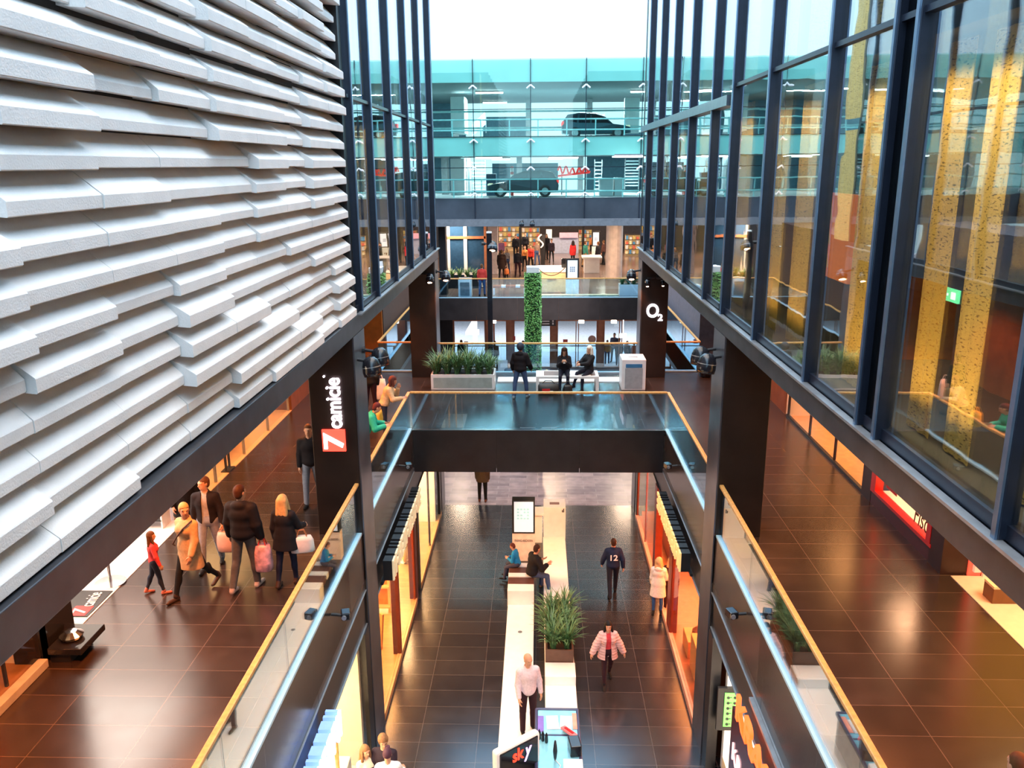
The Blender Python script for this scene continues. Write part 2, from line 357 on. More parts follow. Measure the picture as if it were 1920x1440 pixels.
railing([(-3.50, 15.92), (-3.50, 21.56)], 'glass railing with oak handrail behind the sign column, where the beige woman leans', seg=1.9)
railing([(-3.44, 21.6), (3.44, 21.6)], 'glass railing with oak handrail across the near edge of the bridge', seg=1.4, chan=False)
railing([(3.50, 21.56), (3.50, 15.92)], 'glass railing with oak handrail right of the bridge, beyond the bare dark column', seg=1.9)
railing([(3.50, 14.88), (3.50, 3)], 'long glass railing with oak handrail along the near right walkway', seg=2.45)
railing([(-3.38, 28.0), (3.38, 28.0)], 'glass railing with oak handrail behind the bench and planter on the bridge', seg=1.7)
railing([(-4.32, 28.2), (-5.57, 28.2)], 'short glass railing left of the far left column', seg=1.3)
railing([(-5.57, 28.22), (-5.57, 44.6)], 'glass railing running away along the far left edge in front of the dark shop wall', seg=2.0)
railing([(4.32, 28.2), (5.57, 28.2)], 'short glass railing right of the column with the round logo', seg=1.3)
railing([(5.57, 28.22), (5.57, 44.6)], 'glass railing running away along the far right edge', seg=2.0)
railing([(-5.55, 44.8), (5.55, 44.8)], 'glass railing at the front edge of the crowded upper concourse', seg=1.9)

# ------------------------------------------------------------------ car park bridge across the hall
CY = 44.75
st('wall_car_park_fascia', MB().bx(-16, 16, CY+.05, CY+.3, 8.95, 10.3), mat('slate_fascia', (.07, .08, .10), .35, .3, noise=.2, ns=1))
st('trim_12', MB().bx(-16, 16, CY-.02, CY+.3, 8.84, 9.22), mat('grey_soffit_edge', (.24, .24, .26), .4, .4))
st('slab_car_park', MB().bx(-16, 16, CY+.1, 60, 10.1, 10.28), CONC)
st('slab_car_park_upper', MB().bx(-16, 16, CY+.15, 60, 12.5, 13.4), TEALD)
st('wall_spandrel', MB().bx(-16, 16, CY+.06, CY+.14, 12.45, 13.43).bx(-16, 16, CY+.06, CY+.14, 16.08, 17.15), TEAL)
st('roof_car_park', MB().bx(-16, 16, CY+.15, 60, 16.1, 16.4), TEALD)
st('wall_car_park_back', MB().bx(-16, -5.4, 59.8, 60, 10.2, 12.5).bx(-3.2, 1.4, 59.8, 60, 10.2, 12.1).bx(3.4, 16, 59.8, 60, 10.2, 12.5).bx(-16, -5.0, 59.8, 60, 13.3, 16.1).bx(-3.8, -.6, 59.8, 60, 13.3, 15.2).bx(-.6, 4.0, 59.8, 60, 13.3, 13.8).bx(4.0, 16, 59.8, 60, 13.3, 14.1), mat('blue_back_wall', (.08, .2, .27), .6))
for k, x in enumerate((-9.5, -6.2, -1.4, 2.6, 7.3, 10)):
    tag(MB().bx(x, x+.35, 56, 56.35, 10.28, 12.5).build('concrete_pillar', CONC), 'grey pillar at the back of the lower car deck, %s from the left' % ORD[k], 'pillar')
    tag(MB().bx(x+.6, x+.95, 57, 57.35, 13.4, 16.1).build('concrete_pillar', CONC), 'grey pillar at the back of the top car deck, %s from the left' % ORD[k], 'pillar')
def louvre(px0, px1, py0, py1, Y, tilt, lab):
    a = at(px0, py1, Y=Y); c = at(px1, py0, Y=Y); m_ = MB(); n = 9
    for i in range(n):
        z = a.z+(c.z-a.z)*(i+.5)/n; m_.add([(a.x, Y, z-tilt), (c.x, Y, z+tilt), (c.x, Y, z+tilt+.07), (a.x, Y, z-tilt+.07), (a.x, Y+.1, z-tilt), (c.x, Y+.1, z+tilt), (c.x, Y+.1, z+tilt+.07), (a.x, Y+.1, z-tilt+.07)], [(0, 1, 2, 3), (7, 6, 5, 4), (0, 4, 5, 1), (3, 2, 6, 7), (1, 5, 6, 2), (0, 3, 7, 4)])
    r_ = empty('louvre_screen', ((a.x+c.x)/2, Y, a.z), lab, 'screen'); m_.build('slats', mat('pale_blue_slat', (.55, .72, .78), .5), r_, world=True); MB().bx(a.x-.05, a.x, Y-.02, Y+.12, a.z-.1, c.z+.1).bx(c.x, c.x+.05, Y-.02, Y+.12, a.z-.1, c.z+.1).build('side_post', GREY, r_, world=True)
louvre(886, 909, 303, 360, 52, 0, 'pale slatted screen on the lower car deck right of the backlit stand-in'); louvre(1115, 1128, 302, 366, 53, 0, 'narrow pale slatted screen behind the left white booth')
louvre(885, 910, 222, 246, 53, .35, 'slanting slatted screen at the left of the top car deck'); louvre(1103, 1135, 222, 246, 54, .35, 'slanting slatted screen at the right of the top car deck'); louvre(1172, 1198, 300, 352, 52, 0, 'pale slatted screen at the right end of the lower car deck')
for z in (14.0, 14.9): st('trim_%d' % (70+int(z)), MB().bx(-14, 14, CY+5, CY+5.1, z, z+.1), mat('pale_teal_rail', (.5, .75, .75), .4))
def wx(px, Y=CY): return at(px, 250, Y=Y).x
root = empty('window_4', (0, CY, 8.95), '', ''); del root['label']; del root['category']; root['kind'] = 'structure'
g = MB(); ys = [-15.05]+[wx(p) for p in (805, 888, 995, 1098, 1203)]+[8.2, 11.1, 14]; ys = [-13.9, -11.1, -8.2]+ys[1:]
for a, c in zip(ys, ys[1:]):
    for z0, z1 in ((10.32, 11.85), (11.87, 13.40), (13.42, 14.75), (14.77, 17.2)): g.bx(a+.012, c-.012, CY-.03, CY-.005, z0, z1)
g.build('glass_pane', GLC, root, world=True)
g = MB()
for a in ys: g.bx(a-.02, a+.02, CY, CY+.05, 8.95, 17.2)
for z in (11.86, 13.41, 14.76): g.bx(-14, 14, CY, CY+.03, z-.018, z+.018)
g.build('glazing_joint', MULL, root, world=True)
for a in ys:
    for z in (10.55, 11.86, 13.25, 15.9):
        c = MB()
        for sgn in (-1, 1): c.tube((a, CY-.05, z+.03), (a+sgn*.2, CY-.05, z-.14), .045, n=6)
        c.build('glass_clamp', WHITE2, root, world=True)
for z, lab in ((11.25, 'upper tube of the lower deck guard rail'), (10.62, 'low bumper tube along the lower car deck'), (14.28, 'upper tube of the top deck guard rail'), (13.75, 'low bumper tube along the top car deck')):
    g = MB().tube((-14, CY+.6, z), (14, CY+.6, z), .04)
    for i in range(-9, 10): g.bx(i*1.5-.03, i*1.5+.03, CY+.57, CY+.63, z-.55, z)
    tag(g.build('guard_rail', mat('pale_teal_rail', (.5, .75, .75), .4)), lab+', behind the teal glass', 'rail')
tubes = [(891, 944, 174, 47), (905, 951, 193, 50), (1182, 1216, 172, 47), (891, 944, 296, 46.5), (922, 957, 306, 49), (1028, 1082, 296, 46.5), (1027, 1055, 306, 49), (1152, 1211, 293, 46.5), (850, 880, 222, 52), (1030, 1075, 222, 54), (1085, 1115, 222, 54), (660, 700, 176, 47), (700, 745, 300, 46.5), (1290, 1340, 175, 47), (1290, 1350, 297, 46.5), (900, 950, 216, 52)]
tubes = [t_ for t_ in tubes if t_[2] < 210 or t_[2] > 280]
for i, (a, c, y, Y) in enumerate(tubes):
    zt_ = 16.0 if y < 230 else 12.38
    p = at(a, y, z=zt_); q = at(c, y, z=zt_)
    if p.y > 58: p = at(a, y, Y=58); q = at(c, y, Y=58)
    Y = p.y
    r0 = empty('strip_light', ((p.x+q.x)/2, Y, zt_), 'white fluorescent strip light under the %s car deck roof, %s from the left' % ('top' if y < 230 else 'lower', ORD[sum(1 for t in tubes if (t[2] < 230) == (y < 230) and t[0] < a)]), 'light', 'fluorescent strips of the car park')
    w_ = abs(q.x-p.x)/2
    MB().bx(-w_, w_, -.07, .07, .03, .11).build('housing', GREY, r0); MB().tube((-w_*.97, 0, 0), (w_*.97, 0, 0), .055).build('lamp_tube', TUBE, r0)
def panelthing(name, px, py, Y, d, material, label, cat, em=None):
    a = at(px[0], py[1], Y=Y); c = at(px[1], py[0], Y=Y)
    return tag(MB().bx(a.x, c.x, Y, Y+d, a.z, c.z).build(name, material, bevel=.01), label, cat)
panelthing('backlit_stand_in', (846, 870), (297, 368), 50, 2.5, WHITE2, 'tall white stand-in for a backlit opening at the left of the lower car deck', 'wall panel')  # white panels put where backlight shines through the decks
panelthing('backlit_stand_in', (846, 870), (181, 250), 50, 2.5, WHITE2, 'tall white stand-in for a backlit opening at the left of the top car deck', 'wall panel')
panelthing('ticket_booth', (1124, 1150), (334, 369), 48, 1.0, WHITE2, 'left white booth standing on the lower car deck', 'booth')
panelthing('ticket_booth', (1152, 1167), (333, 369), 48, 1.0, WHITE2, 'narrower right white booth on the lower car deck', 'booth')
panelthing('storage_cabinet', (912, 930), (326, 369), 49, .6, mat('blue_cabinet', (.05, .12, .2), .5), 'dark blue cabinet on the lower car deck left of the moving car', 'cabinet')
panelthing('wall_panel', (1170, 1200), (183, 250), 50, .3, WHITE2, 'white wall panel at the right end of the top car deck', 'wall panel')
for i, (a, c) in enumerate(((829, 838), (877, 881))):
    panelthing('concrete_pillar', (a, c), (296, 369), 51, .5, CONC, ('thick' if i == 0 else 'thin')+' grey pillar on the lower car deck beside the backlit stand-in', 'pillar')
p = at(960, 322, Y=49); q = MB().slot(0).tube((p.x, 49, 10.28), (p.x, 49, p.z+.3), .09).slot(1).tube((p.x, 49, p.z-.35), (p.x, 49, p.z-.15), .095).tube((p.x, 49, p.z), (p.x, 49, p.z+.2), .095)
tag(q.build('bollard', [mat('signal_red', (.7, .05, .04), .5), WHITE2]), 'red and white striped bollard behind the car roof', 'bollard')
# red scribbled lettering on a mesh barrier
p0 = at(1046, 326, Y=49.5); p1 = at(1106, 326, Y=49.5); sc = p1.x-p0.x
g = MB(); pts = []
for i in range(60):
    t = i/59; pts.append((p0.x+sc*t, 49.5, p0.z+.18+.24*math.sin(t*31)*(1-.45*t)+.05*math.sin(t*9)))
g.path(pts, .055, 6); g.path([(p0.x, 49.5, p0.z-.12), (p1.x, 49.5, p0.z+.08)], .06, 6)
r0 = empty('graffiti_sign', ((p0.x+p1.x)/2, 49.55, 10.28), 'bright red scribbled lettering fixed to posts behind the moving car', 'sign')
g.build('lettering', mat('neon_red', (.9, .04, .03), .5, em=.5), r0, world=True)
MB().bx(p0.x+.2, p0.x+.26, 49.53, 49.6, 10.28, p0.z+.3).bx(p1.x-.26, p1.x-.2, 49.53, 49.6, 10.28, p0.z+.3).build('post', GREY, r0, world=True)

def car(x0, Y, z, L, col, label, flip=False):
    root = empty('car', (x0+L/2, Y, z), label, 'car')
    M = mat(col[0], col[1], .25, .3, noise=0)
    f = -1 if flip else 1
    side = [(-.5, .30), (-.49, .62), (-.40, .72), (-.24, .80), (-.12, 1.20), (.02, 1.38), (.25, 1.42), (.42, 1.32), (.485, .95), (.5, .6), (.49, .30), (.37, .25), (-.36, .25)]
    b = MB(); W = .86
    n = len(side); vs = []
    for k, (yy, sc_, top) in enumerate(((-W, .97, .0), (-W*.96, 1, 0), (W*.96, 1, 0), (W, .97, 0))):
        for u, w in side:
            tum = 1-max(0, (w-.8))*.28
            vs.append((f*u*L*sc_, yy*tum, w))
    fs = []
    for k in range(3):
        for i in range(n): fs.append((k*n+i, k*n+(i+1) % n, (k+1)*n+(i+1) % n, (k+1)*n+i))
    fs += [tuple(range(n))[::-1], tuple(range(3*n, 4*n))]
    b.add(vs, fs).build('body', M, root, bevel=.03)
    wn = MB()
    for sgn in (-1, 1):
        for poly in ([(-.20, .84), (-.10, 1.16), (.01, 1.31), (.07, 1.32), (.07, .86)], [(.09, .86), (.09, 1.32), (.24, 1.33), (.26, .88)], [(.28, .88), (.27, 1.32), (.38, 1.24), (.42, .98)]):
            v = [(f*u*L, sgn*(W*(1-max(0, w-.8)*.28)+.008), w) for u, w in poly]
            wn.add(v+[(x, y-sgn*.03, w) for x, y, w in v], [tuple(range(len(v))), tuple(range(len(v), 2*len(v)))[::-1]]+[(i, (i+1) % len(v), len(v)+(i+1) % len(v), len(v)+i) for i in range(len(v))])
    wn.build('side_window', BLKG, root)
    for u in (-.31, .31):
        for sgn in (-1, 1):
            wb = MB().tube((f*u*L, sgn*.66, .32), (f*u*L, sgn*.88, .32), .32, n=20).build('wheel', BLACK, root)
            MB().tube((f*u*L, sgn*.86, .32), (f*u*L, sgn*.895, .32), .19, n=14).build('hubcap', CHROME, wb)
    for sgn in (-1, 1):
        MB().box((f*.485*L, sgn*.72, .85), (.12, .22, .22)).build('tail_light', mat('tail_red', (.8, .03, .02), .3, em=1.2), root)
        MB().box((-f*.46*L, sgn*.66, .66), (.2, .3, .12)).build('headlight', mat('headlamp', (.9, .85, .6), .2, em=.6), root)
a = at(914, 350, Y=47.3); c = at(1047, 350, Y=47.3)
car(a.x, 47.3, 10.28, c.x-a.x, ('slate_car_paint', (.05, .075, .09)), 'dark slate estate car driving left along the lower car deck')
a = at(1092, 240, Y=50); c = at(1155, 240, Y=50)
car(a.x-1.2, 50, 13.4, 3.9, ('blue_car_paint', (.04, .10, .13)), 'dark blue car parked on the top deck of the car park', True)
# ------------------------------------------------------------------ signs, lamps and cameras on the structure
PINKW = mat('glowing_white_letters', (1, .95, 1), .5, em=5, ec=(1, .86, .98), noise=0)
REDL = mat('glowing_red_panel', (.9, .05, .03), .4, em=2.6, ec=(1, .05, .03), noise=0)
ORL = mat('glowing_orange_red_letters', (1, .12, .03), .4, em=1.7, ec=(1, .13, .02), noise=0)
def fit_text(name, body, M, L, Hh, material, parent, ext=.02, off=0.0, shear=0):
    me = text_mesh(body, 1.0, .5, off=off, shear=shear)
    A = np.array([v.co[:] for v in me.vertices]); lo = A.min(0); hi = A.max(0)
    sc_ = Matrix.Diagonal((L/(hi[0]-lo[0]), Hh/(hi[1]-lo[1]), ext, 1)) @ Matrix.Translation((-lo[0], -lo[1], 0))
    me.transform(sc_); MM = Matrix.Translation(-worg(parent)) @ M if parent is not None else M
    me.transform(MM); me.materials.clear(); me.materials.append(material)
    o = bpy.data.objects.new(name, me); COL.objects.link(o); o.parent = parent; return o
r0 = empty('illuminated_sign', (-3.87, 14.88, 6.74), 'glowing vertical shop sign with white letters and red numeral square on the dark column', 'sign')
fit_text('lettering', 'camicie', basis((-3.70, 14.87, 7.2), (0, 0, 1), (-1, 0, 0)), .98, .27, PINKW, r0, .04, off=.012)
MB().tube((-3.99, 14.86, 8.21), (-3.99, 14.885, 8.21), .02).build('trademark_dot', PINKW, r0, world=True)
MB().bx(-4.1, -3.66, 14.86, 14.895, 6.74, 7.17).build('logo_panel', REDL, r0, world=True)
fit_text('numeral', '7', basis((-3.69, 14.855, 6.79), (0, 0, 1), (-1, 0, 0)), .32, .38, PINKW, r0, .02, off=.02)
r0 = empty('illuminated_sign', (3.85, 27.33, 6.95), 'glowing white round letter with small subscript on the far right column', 'sign')
fit_text('lettering', 'O', basis((3.60, 27.32, 7.06), (1, 0, 0), (0, 0, 1)), .40, .46, PINKW, r0, .03, off=.02)
fit_text('subscript', '2', basis((3.98, 27.32, 6.95), (1, 0, 0), (0, 0, 1)), .16, .22, PINKW, r0, .03, off=.02)

def dome_lamp(loc, s, label, lit, r=.2, aim=(0, -.45, -.9), group='dome spotlights on the columns'):
    root = empty('dome_spotlight', loc, label, 'spotlight', group)
    ax = Vector(aim if lit else (-s*.15, -.1, -1)).normalized()
    MB().lathe([(.02, r*1.3), (r*.5, r*1.2), (r*.84, r*.85), (r, r*.3), (r*1.06, -r*.4), (r*.98, -.15)], (0, 0, 0), 20, -ax).build('shade', BLKG, root, smooth=True)
    MB().lathe([(r*1.035, .03), (r*1.035, .015)], (0, 0, 0), 20, -ax).build('seam_ring', GREY, root)
    MB().lathe([(r*.86, -.12), (r*.5, -.155), (.02, -.16)], (0, 0, 0), 16, -ax).build('lens', WARMG if lit else BLKG, root)
    b = MB().tube((0, 0, .12), (s*.34, .05, .16), .03).tube((s*.30, .05, .16), (s*.46, .05, .16), .07)
    b.build('bracket_arm', BLACK, root)
    return root
for (px, py, Y, s, lab, lit, r) in (
    (697, 690, 15.1, -1, 'black dome spotlight in front, at the head of the near left column', False, .17),
    (713, 672, 15.6, -1, 'black dome spotlight behind the other one on the near left column', False, .17),
    (1325, 684, 15.1, 1, 'black dome spotlight in front, at the head of the near right column', False, .17),
    (1313, 670, 15.6, 1, 'black dome spotlight behind the other one on the near right column', False, .17),
    (806, 522, 27.2, -1, 'glowing dome spotlight on the left face of the far left column', True, .13),
    (836, 518, 27.6, -1, 'glowing dome spotlight right beside the far left column', True, .15),
    (1184, 516, 27.6, 1, 'glowing dome spotlight left of the column with the round logo', True, .15),
    (1214, 529, 27.2, 1, 'small glowing dome spotlight above the round logo', True, .08),
    (1243, 528, 27.2, 1, 'smallest glowing dome spotlight right above the round logo', True, .07)):
    p = at(px, py, Y=Y); dome_lamp(p, s, lab, lit, r)
for x, lab in ((978, 'left'), (998, 'right')):
    p = at(x, 420, Y=44.4); dome_lamp(p, .2, 'tiny black dome spotlight under the car park fascia, %s one of the pair' % lab, False, .13)
p = at(923, 464, Y=36.0); dome_lamp(p, -1, 'glowing dome spotlight beside the thin black mast', True, .22)
for px, py, s, lab in ((648, 1152, -1, 'left fascia beside the near left railing'), (1372, 1150, 1, 'right fascia beside the near right railing'), (766, 873, -1, 'left fascia just before the bridge'), (1252, 873, 1, 'right fascia just before the bridge')):
    p = at(px, py, X=s*3.2)
    r0 = empty('security_camera', p, 'small black security camera on the %s' % lab, 'camera', 'security cameras on the slab edge')
    MB().box((0, 0, 0), (.15, .2, .13), .3).build('camera_body', BLKG, r0, bevel=.02)
    MB().tube((0, 0, -.02), (s*.24, 0, 0), .025).build('bracket', BLACK, r0)
    MB().tube((-.0, -.1, 0), (0, -.13, 0), .04).build('lens', GREY, r0)
# rows of raised sign letters over the ground floor shops
def letter_row(y0, y1, s, z, hgt, n, face, side, label, name='letter_sign'):
    root = empty(name, (s*3.36, (y0+y1)/2, z), label, 'sign')
    MB().bx(*sx(s, 3.38, 3.44), y0-.06, y1+.06, z-.03, z+.04).build('mounting_rail', BLACK, root, world=True)
    st_ = (y1-y0)/n
    for i in range(n):
        a = y0+i*st_; w_ = st_*.72; kk = (i*5+2) % 4
        f = MB()
        def blk(m, x0, x1):
            X = sx(s, x0, x1)
            m.bx(*X, a, a+w_*.3, z+.05, z+hgt)
            if kk in (0, 2): m.bx(*X, a+w_*.7, a+w_, z+.05, z+hgt)
            if kk in (0, 1, 3): m.bx(*X, a+w_*.3, a+w_*(.7 if kk == 0 else 1), z+hgt*.45, z+hgt*.62)
            if kk in (1, 2, 3): m.bx(*X, a+w_*.3, a+w_*(.7 if kk == 2 else 1), z+hgt-.09, z+hgt)
            if kk in (1,): m.bx(*X, a+w_*.3, a+w_, z+.05, z+.14)
        blk(f, 3.14, 3.18); blk(f.slot(1), 3.18, 3.38)
        f.build('sign_letter', [face, side], root, world=True)
COOLL = mat('cool_white_letter_face', (.9, .95, 1), .4, em=3, ec=(.85, .92, 1), noise=0)
letter_row(8.3, 11.45, -1, 3.12, .5, 11, COOLL, mat('blue_letter_side', (.25, .4, .8), .4, em=.6, ec=(.3, .5, 1)), 'row of white glowing letters with blue sides over the near left ground shop')
letter_row(16.4, 20.8, -1, 3.15, .52, 12, mat('cream_letter_face', (.9, .75, .5), .4, em=.25, ec=(1, .75, .4)), BLACK, 'row of black edged cream letters over the left ground shop beyond the column')
letter_row(16.9, 20.6, 1, 3.15, .5, 12, mat('gold_letter_face', (.95, .65, .25), .4, em=.5, ec=(1, .6, .2)), BLACK, 'row of gold lit letters over the right ground shop beyond the column')
r0 = empty('shop_sign', (3.36, 10.2, 2.0), 'dark red sign board with big glowing orange red letters over the near right ground shop', 'sign')
MB().bx(3.33, 3.42, 7.0, 12.42, 1.4, 3.02).build('sign_board', mat('glossy_dark_red', (.10, .008, .012), .15), r0, world=True)
MB().bx(3.36, 3.44, 7.2, 11.6, 3.72, 3.78).build('mounting_rail', GREY, r0, world=True)
fit_text('big_lettering', 'KRASS', basis((3.30, 12.0, 3.10), (0, -1, 0), (0, 0, 1)), 2.3, .46, ORL, r0, .06, off=.02)
fit_text('reflected_lettering', 'KRASS', basis((3.32, 12.2, 2.15), (0, -1, 0), (0, 0, 1)), 1.3, .32, mat('pink_white_reflection', (1, .7, .7), .5, em=1.3, ec=(1, .55, .55), noise=0), r0, .02)  # second row put in for the reflection of the big letters
place = at(1330, 1340, X=3.4)

# ------------------------------------------------------------------ light of the place and added fills
W = bpy.data.worlds.new('sky'); S.world = W; W.use_nodes = True; t = W.node_tree; t.nodes.clear()
N = t.nodes.new; L = t.links.new
o_ = N('ShaderNodeOutputWorld'); bg = N('ShaderNodeBackground'); L(bg.outputs[0], o_.inputs[0])
tc = N('ShaderNodeTexCoord'); sp = N('ShaderNodeSeparateXYZ'); L(tc.outputs['Generated'], sp.inputs[0])
rp = N('ShaderNodeValToRGB'); e = rp.color_ramp.elements; e[0].position = .0; e[0].color = (.62, .88, 1.0, 1); e[1].position = .93; e[1].color = (1.0, .95, .93, 1)
n_ = e.new(.28); n_.color = (.42, .72, 1.0, 1); n_ = e.new(.7); n_.color = (.50, .76, 1.0, 1)
L(sp.outputs['Z'], rp.inputs[0]); L(rp.outputs[0], bg.inputs[0])
mr = N('ShaderNodeMapRange'); mr.inputs[1].default_value = .05; mr.inputs[2].default_value = .9; mr.inputs[3].default_value = 1.45; mr.inputs[4].default_value = 4.9
L(sp.outputs['Z'], mr.inputs[0]); L(mr.outputs[0], bg.inputs[1])
WARM = (1, .27, .06); WARM2 = (1, .62, .32)
for y in (4.5, 8.2, 11.5, 18.0, 21.5, 25.5):
    spot('walkway_downlight', (-5.3, y, 8.9), (-5.4, y, 5), 1200 if y < 9 else 800, WARM, 115, .12)
    spot('walkway_downlight', (5.4, y, 8.9), (5.5, y, 5), 650, WARM, 115, .12)
area('shop_light_left', (-9, 13.3, 8.8), 3.6, 420, (1, .86, .74), 3.6)
area('shop_light_left', (-9, 8.0, 8.7), 3.4, 60, WARM2, 4)
area('shop_light_left', (-9, 19.5, 8.7), 2.2, 260, (1, .55, .22), 5)
area('shop_light_right', (9, 19.8, 8.7), 2.2, 260, (1, .42, .14), 4)
area('shop_light_right', (8.4, 15.1, 8.4), 1, 160, (1, .30, .14), 2.4)
area('shop_light_right', (9, 11, 8.7), 2.4, 260, (1, .66, .30), 2.6)
area('ground_shop_light', (-5.2, 11.8, 2.95), 2.4, 620, (1, .74, .44), 4.5)
area('ground_shop_light', (-5.2, 18.6, 2.95), 2.4, 720, (1, .45, .14), 5)
area('ground_shop_light', (-5.0, 24.2, 2.95), 2.2, 620, (1, .58, .26), 4)
area('ground_shop_light', (5.2, 18.8, 2.95), 2.4, 560, (1, .30, .07), 5.4)
area('ground_shop_light', (5.0, 24.4, 2.95), 2.2, 480, (1, .42, .16), 4)
area('ground_shop_light', (5.0, 11.5, 2.95), 2.2, 500, (1, .84, .66), 4.5)
for x in (-7, 0, 7): area('underpass_fill', (x, 56, 3.6), 5, 600, (.80, .88, 1), 10)  # added cool fill in place of daylight from the open sides
area('hall_light', (0, 40, 3.7), 6, 130, (1, .8, .75), 5, rot=(math.radians(50), 0, 0))
for x in (-5, 0.5, 5.5):
    for y in (49, 57, 65): area('concourse_downlight', (x, y, 8.8), 1.2, 330, (1, .72, .5), 1.2)
for x in (-9, -3, 3, 9):
    area('car_deck_light', (x, 51, 12.4), 3, 620, (.8, .95, 1), .4); area('car_deck_light', (x, 51, 16.0), 3, 700, (.8, .95, 1), .4)
for y, n_ in ((9, 12), (21.5, 12)):
    for z in (13.05, 17.9): area('curtain_fill', (3.66, y, z), .14, 330, (1, .72, .34), n_, spread=1.6);  # added lamps between glass and strips to brighten the gold
for z in (13.05, 17.9): area('curtain_fill', (-3.66, 22, z), .14, 220, (1, .74, .36), 12, spread=1.6)
area('low_curtain_fill', (3.66, 11, 9.36), .12, 240, (1, .62, .24), 14, rot=(PI, 0, 0), spread=1.5); area('low_curtain_fill', (-3.66, 22, 9.36), .12, 70, (1, .62, .24), 12, rot=(PI, 0, 0), spread=1.5)  # added uplight fill along the sill for the same strips
spot('column_spot', (-3.0, 27.1, 8.3), (-3.9, 29.5, 5), 160, WARM, 70); spot('column_spot', (3.0, 27.1, 8.3), (3.9, 29.5, 5), 160, WARM, 70)
spot('bench_spot', (.5, 21.7, 3.7), (.6, 24.6, 0), 500, (1, .62, .32), 60)
S.view_settings.view_transform = 'Standard'; S.view_settings.look = 'None'; S.view_settings.gamma = 1; S.view_settings.exposure = .36
S.cycles.max_bounces = 8; S.cycles.diffuse_bounces = 3; S.cycles.glossy_bounces = 4; S.cycles.transparent_max_bounces = 24; S.cycles.transmission_bounces = 4
S.cycles.sample_clamp_indirect = 6; S.cycles.caustics_reflective = False; S.cycles.caustics_refractive = False
S.cycles.use_denoising = True
# ------------------------------------------------------------------ shops of level one
def tb(name, material, x0, x1, y0, y1, z0, z1, label, cat, bevel=.008, group=None):
    return tag(MB().bx(min(x0, x1), max(x0, x1), y0, y1, z0, z1).build(name, material, bevel=bevel), label, cat, group)
Z = H1
# left: rear walls, partitions, floors
st('wall_shop_rear_left', MB().bx(-11.2, -11, 4, 28, Z, 8.98), CREAM)
st('wall_shop_left_1', MB().bx(-11, -7.2, 10.45, 10.6, Z, 8.98), CREAM)
st('wall_shop_left_2', MB().bx(-11, -7.45, 15.5, 15.62, Z, 8.98), WHITE2)
st('wall_shop_left_3', MB().bx(-11, -7.3, 23.4, 28.3, Z, 8.98), BROWNW)
st('floor_shop_left', MB().bx(-11, -7.22, 11.4, 15.5, Z, Z+.012), mat('white_gloss_floor', (.85, .8, .76), .25, noise=.03))
st('floor_shop_left_far', MB().bx(-11, -7.3, 15.62, 23.4, Z, Z+.012), mat('orange_cream_floor', (.7, .5, .3), .3, noise=.05))
st('floor_shop_left_near', MB().bx(-11, -7.2, 4, 10.45, Z, Z+.012), mat('brown_shop_floor', (.3, .13, .05), .4))
st('trim_20', MB().bx(-7.24, -7.1, 4, 10.4, Z, Z+.13), mat('pale_grey_sill', (.45, .42, .4), .5), bevel=.01)
st('trim_21', MB().bx(-7.62, -7.2, 10.42, 11.3, Z, 8.98), BLKG)
def shopwin(k, s, X, y0, y1, z0, z1, n, M=GLS, fm=DM2):
    r = empty('window_%d' % k, (s*X, (y0+y1)/2, z0), '', ''); del r['label']; del r['category']; r['kind'] = 'structure'
    g = MB(); f = MB(); d = (y1-y0)/n
    for i in range(n): g.bx(*sx(s, X, X+.012), y0+d*i+.01, y0+d*(i+1)-.01, z0, z1)
    for i in range(n+1): f.bx(*sx(s, X-.01, X+.05), y0+d*i-.02, y0+d*i+.02, z0, z1)
    g.build('glass_pane', M, r, world=True); f.build('window_post', fm, r, world=True)
    return r
shopwin(10, -1, 7.2, 5, 10.4, Z+.16, 8.9, 3)
shopwin(11, -1, 7.36, 15.7, 23.3, Z+.02, 8.9, 4, fm=GREY)
st('trim_22', MB().bx(-7.355, -7.34, 15.7, 23.3, Z+1.0, Z+1.22), mat('red_safety_stripe', (.6, .03, .02), .5))
# easel with red poster, pedestal, mat, stanchion
e0 = at(30, 1300, z=Z+.012)
r0 = empty('display_easel', (min(at(24, 1312, z=Z).x, -7.55), at(24, 1312, z=Z).y, Z+.012), 'black easel holding a red poster behind the glass of the near left shop', 'sign')
m_ = MB()
for dx, dy in ((-.28, .0), (.28, .0)): m_.box((dx*.5, dx, .75), (.04, .04, 1.5), rx=0)
m_.box((-.25, 0, .6), (.04, .04, 1.2)); m_.build('stand', BLACK, r0)
MB().box((.06, 0, 1.0), (.02, .62, .8), .45).build('poster', mat('red_poster', (.75, .04, .02), .5, em=.35), r0)
MB().box((.075, 0, 1.05), (.02, .3, .12), .45).build('poster_text', mat('pink_print', (.9, .5, .45), .5), r0)
p = at(128, 1225, z=Z)
r0 = empty('display_pedestal', (-6.88, 10.8, Z), 'low black pedestal with a shiny product in front of the black pillar', 'pedestal')
MB().box((0, 0, .2), (.5, .7, .1)).build('top_board', BLKG, r0, bevel=.01); MB().box((-.1, 0, .075), (.3, .6, .15)).build('base', BLACK, r0)
r1 = MB().lathe([(.02, 0), (.15, .02), (.17, .06), (.08, .12), (.02, .13)], (-6.92, 10.75, Z+.25), 16).build('product_tray', CHROME); tag(r1, 'small shiny round tray on the low black pedestal', 'tray')
r0 = empty('door_mat', (-8.1, 12.15, Z+.012), 'black and red logo mat at the entrance of the left shop', 'mat')
MB().bx(-.85, .85, -.42, .42, 0, .014).build('mat_base', BLACK, r0); MB().bx(-.82, -.1, -.4, .4, .014, .018).build('red_field', REDP, r0)
MB().bx(.5, .8, -.4, -.1, .014, .019).build('logo_square', REDP, r0)
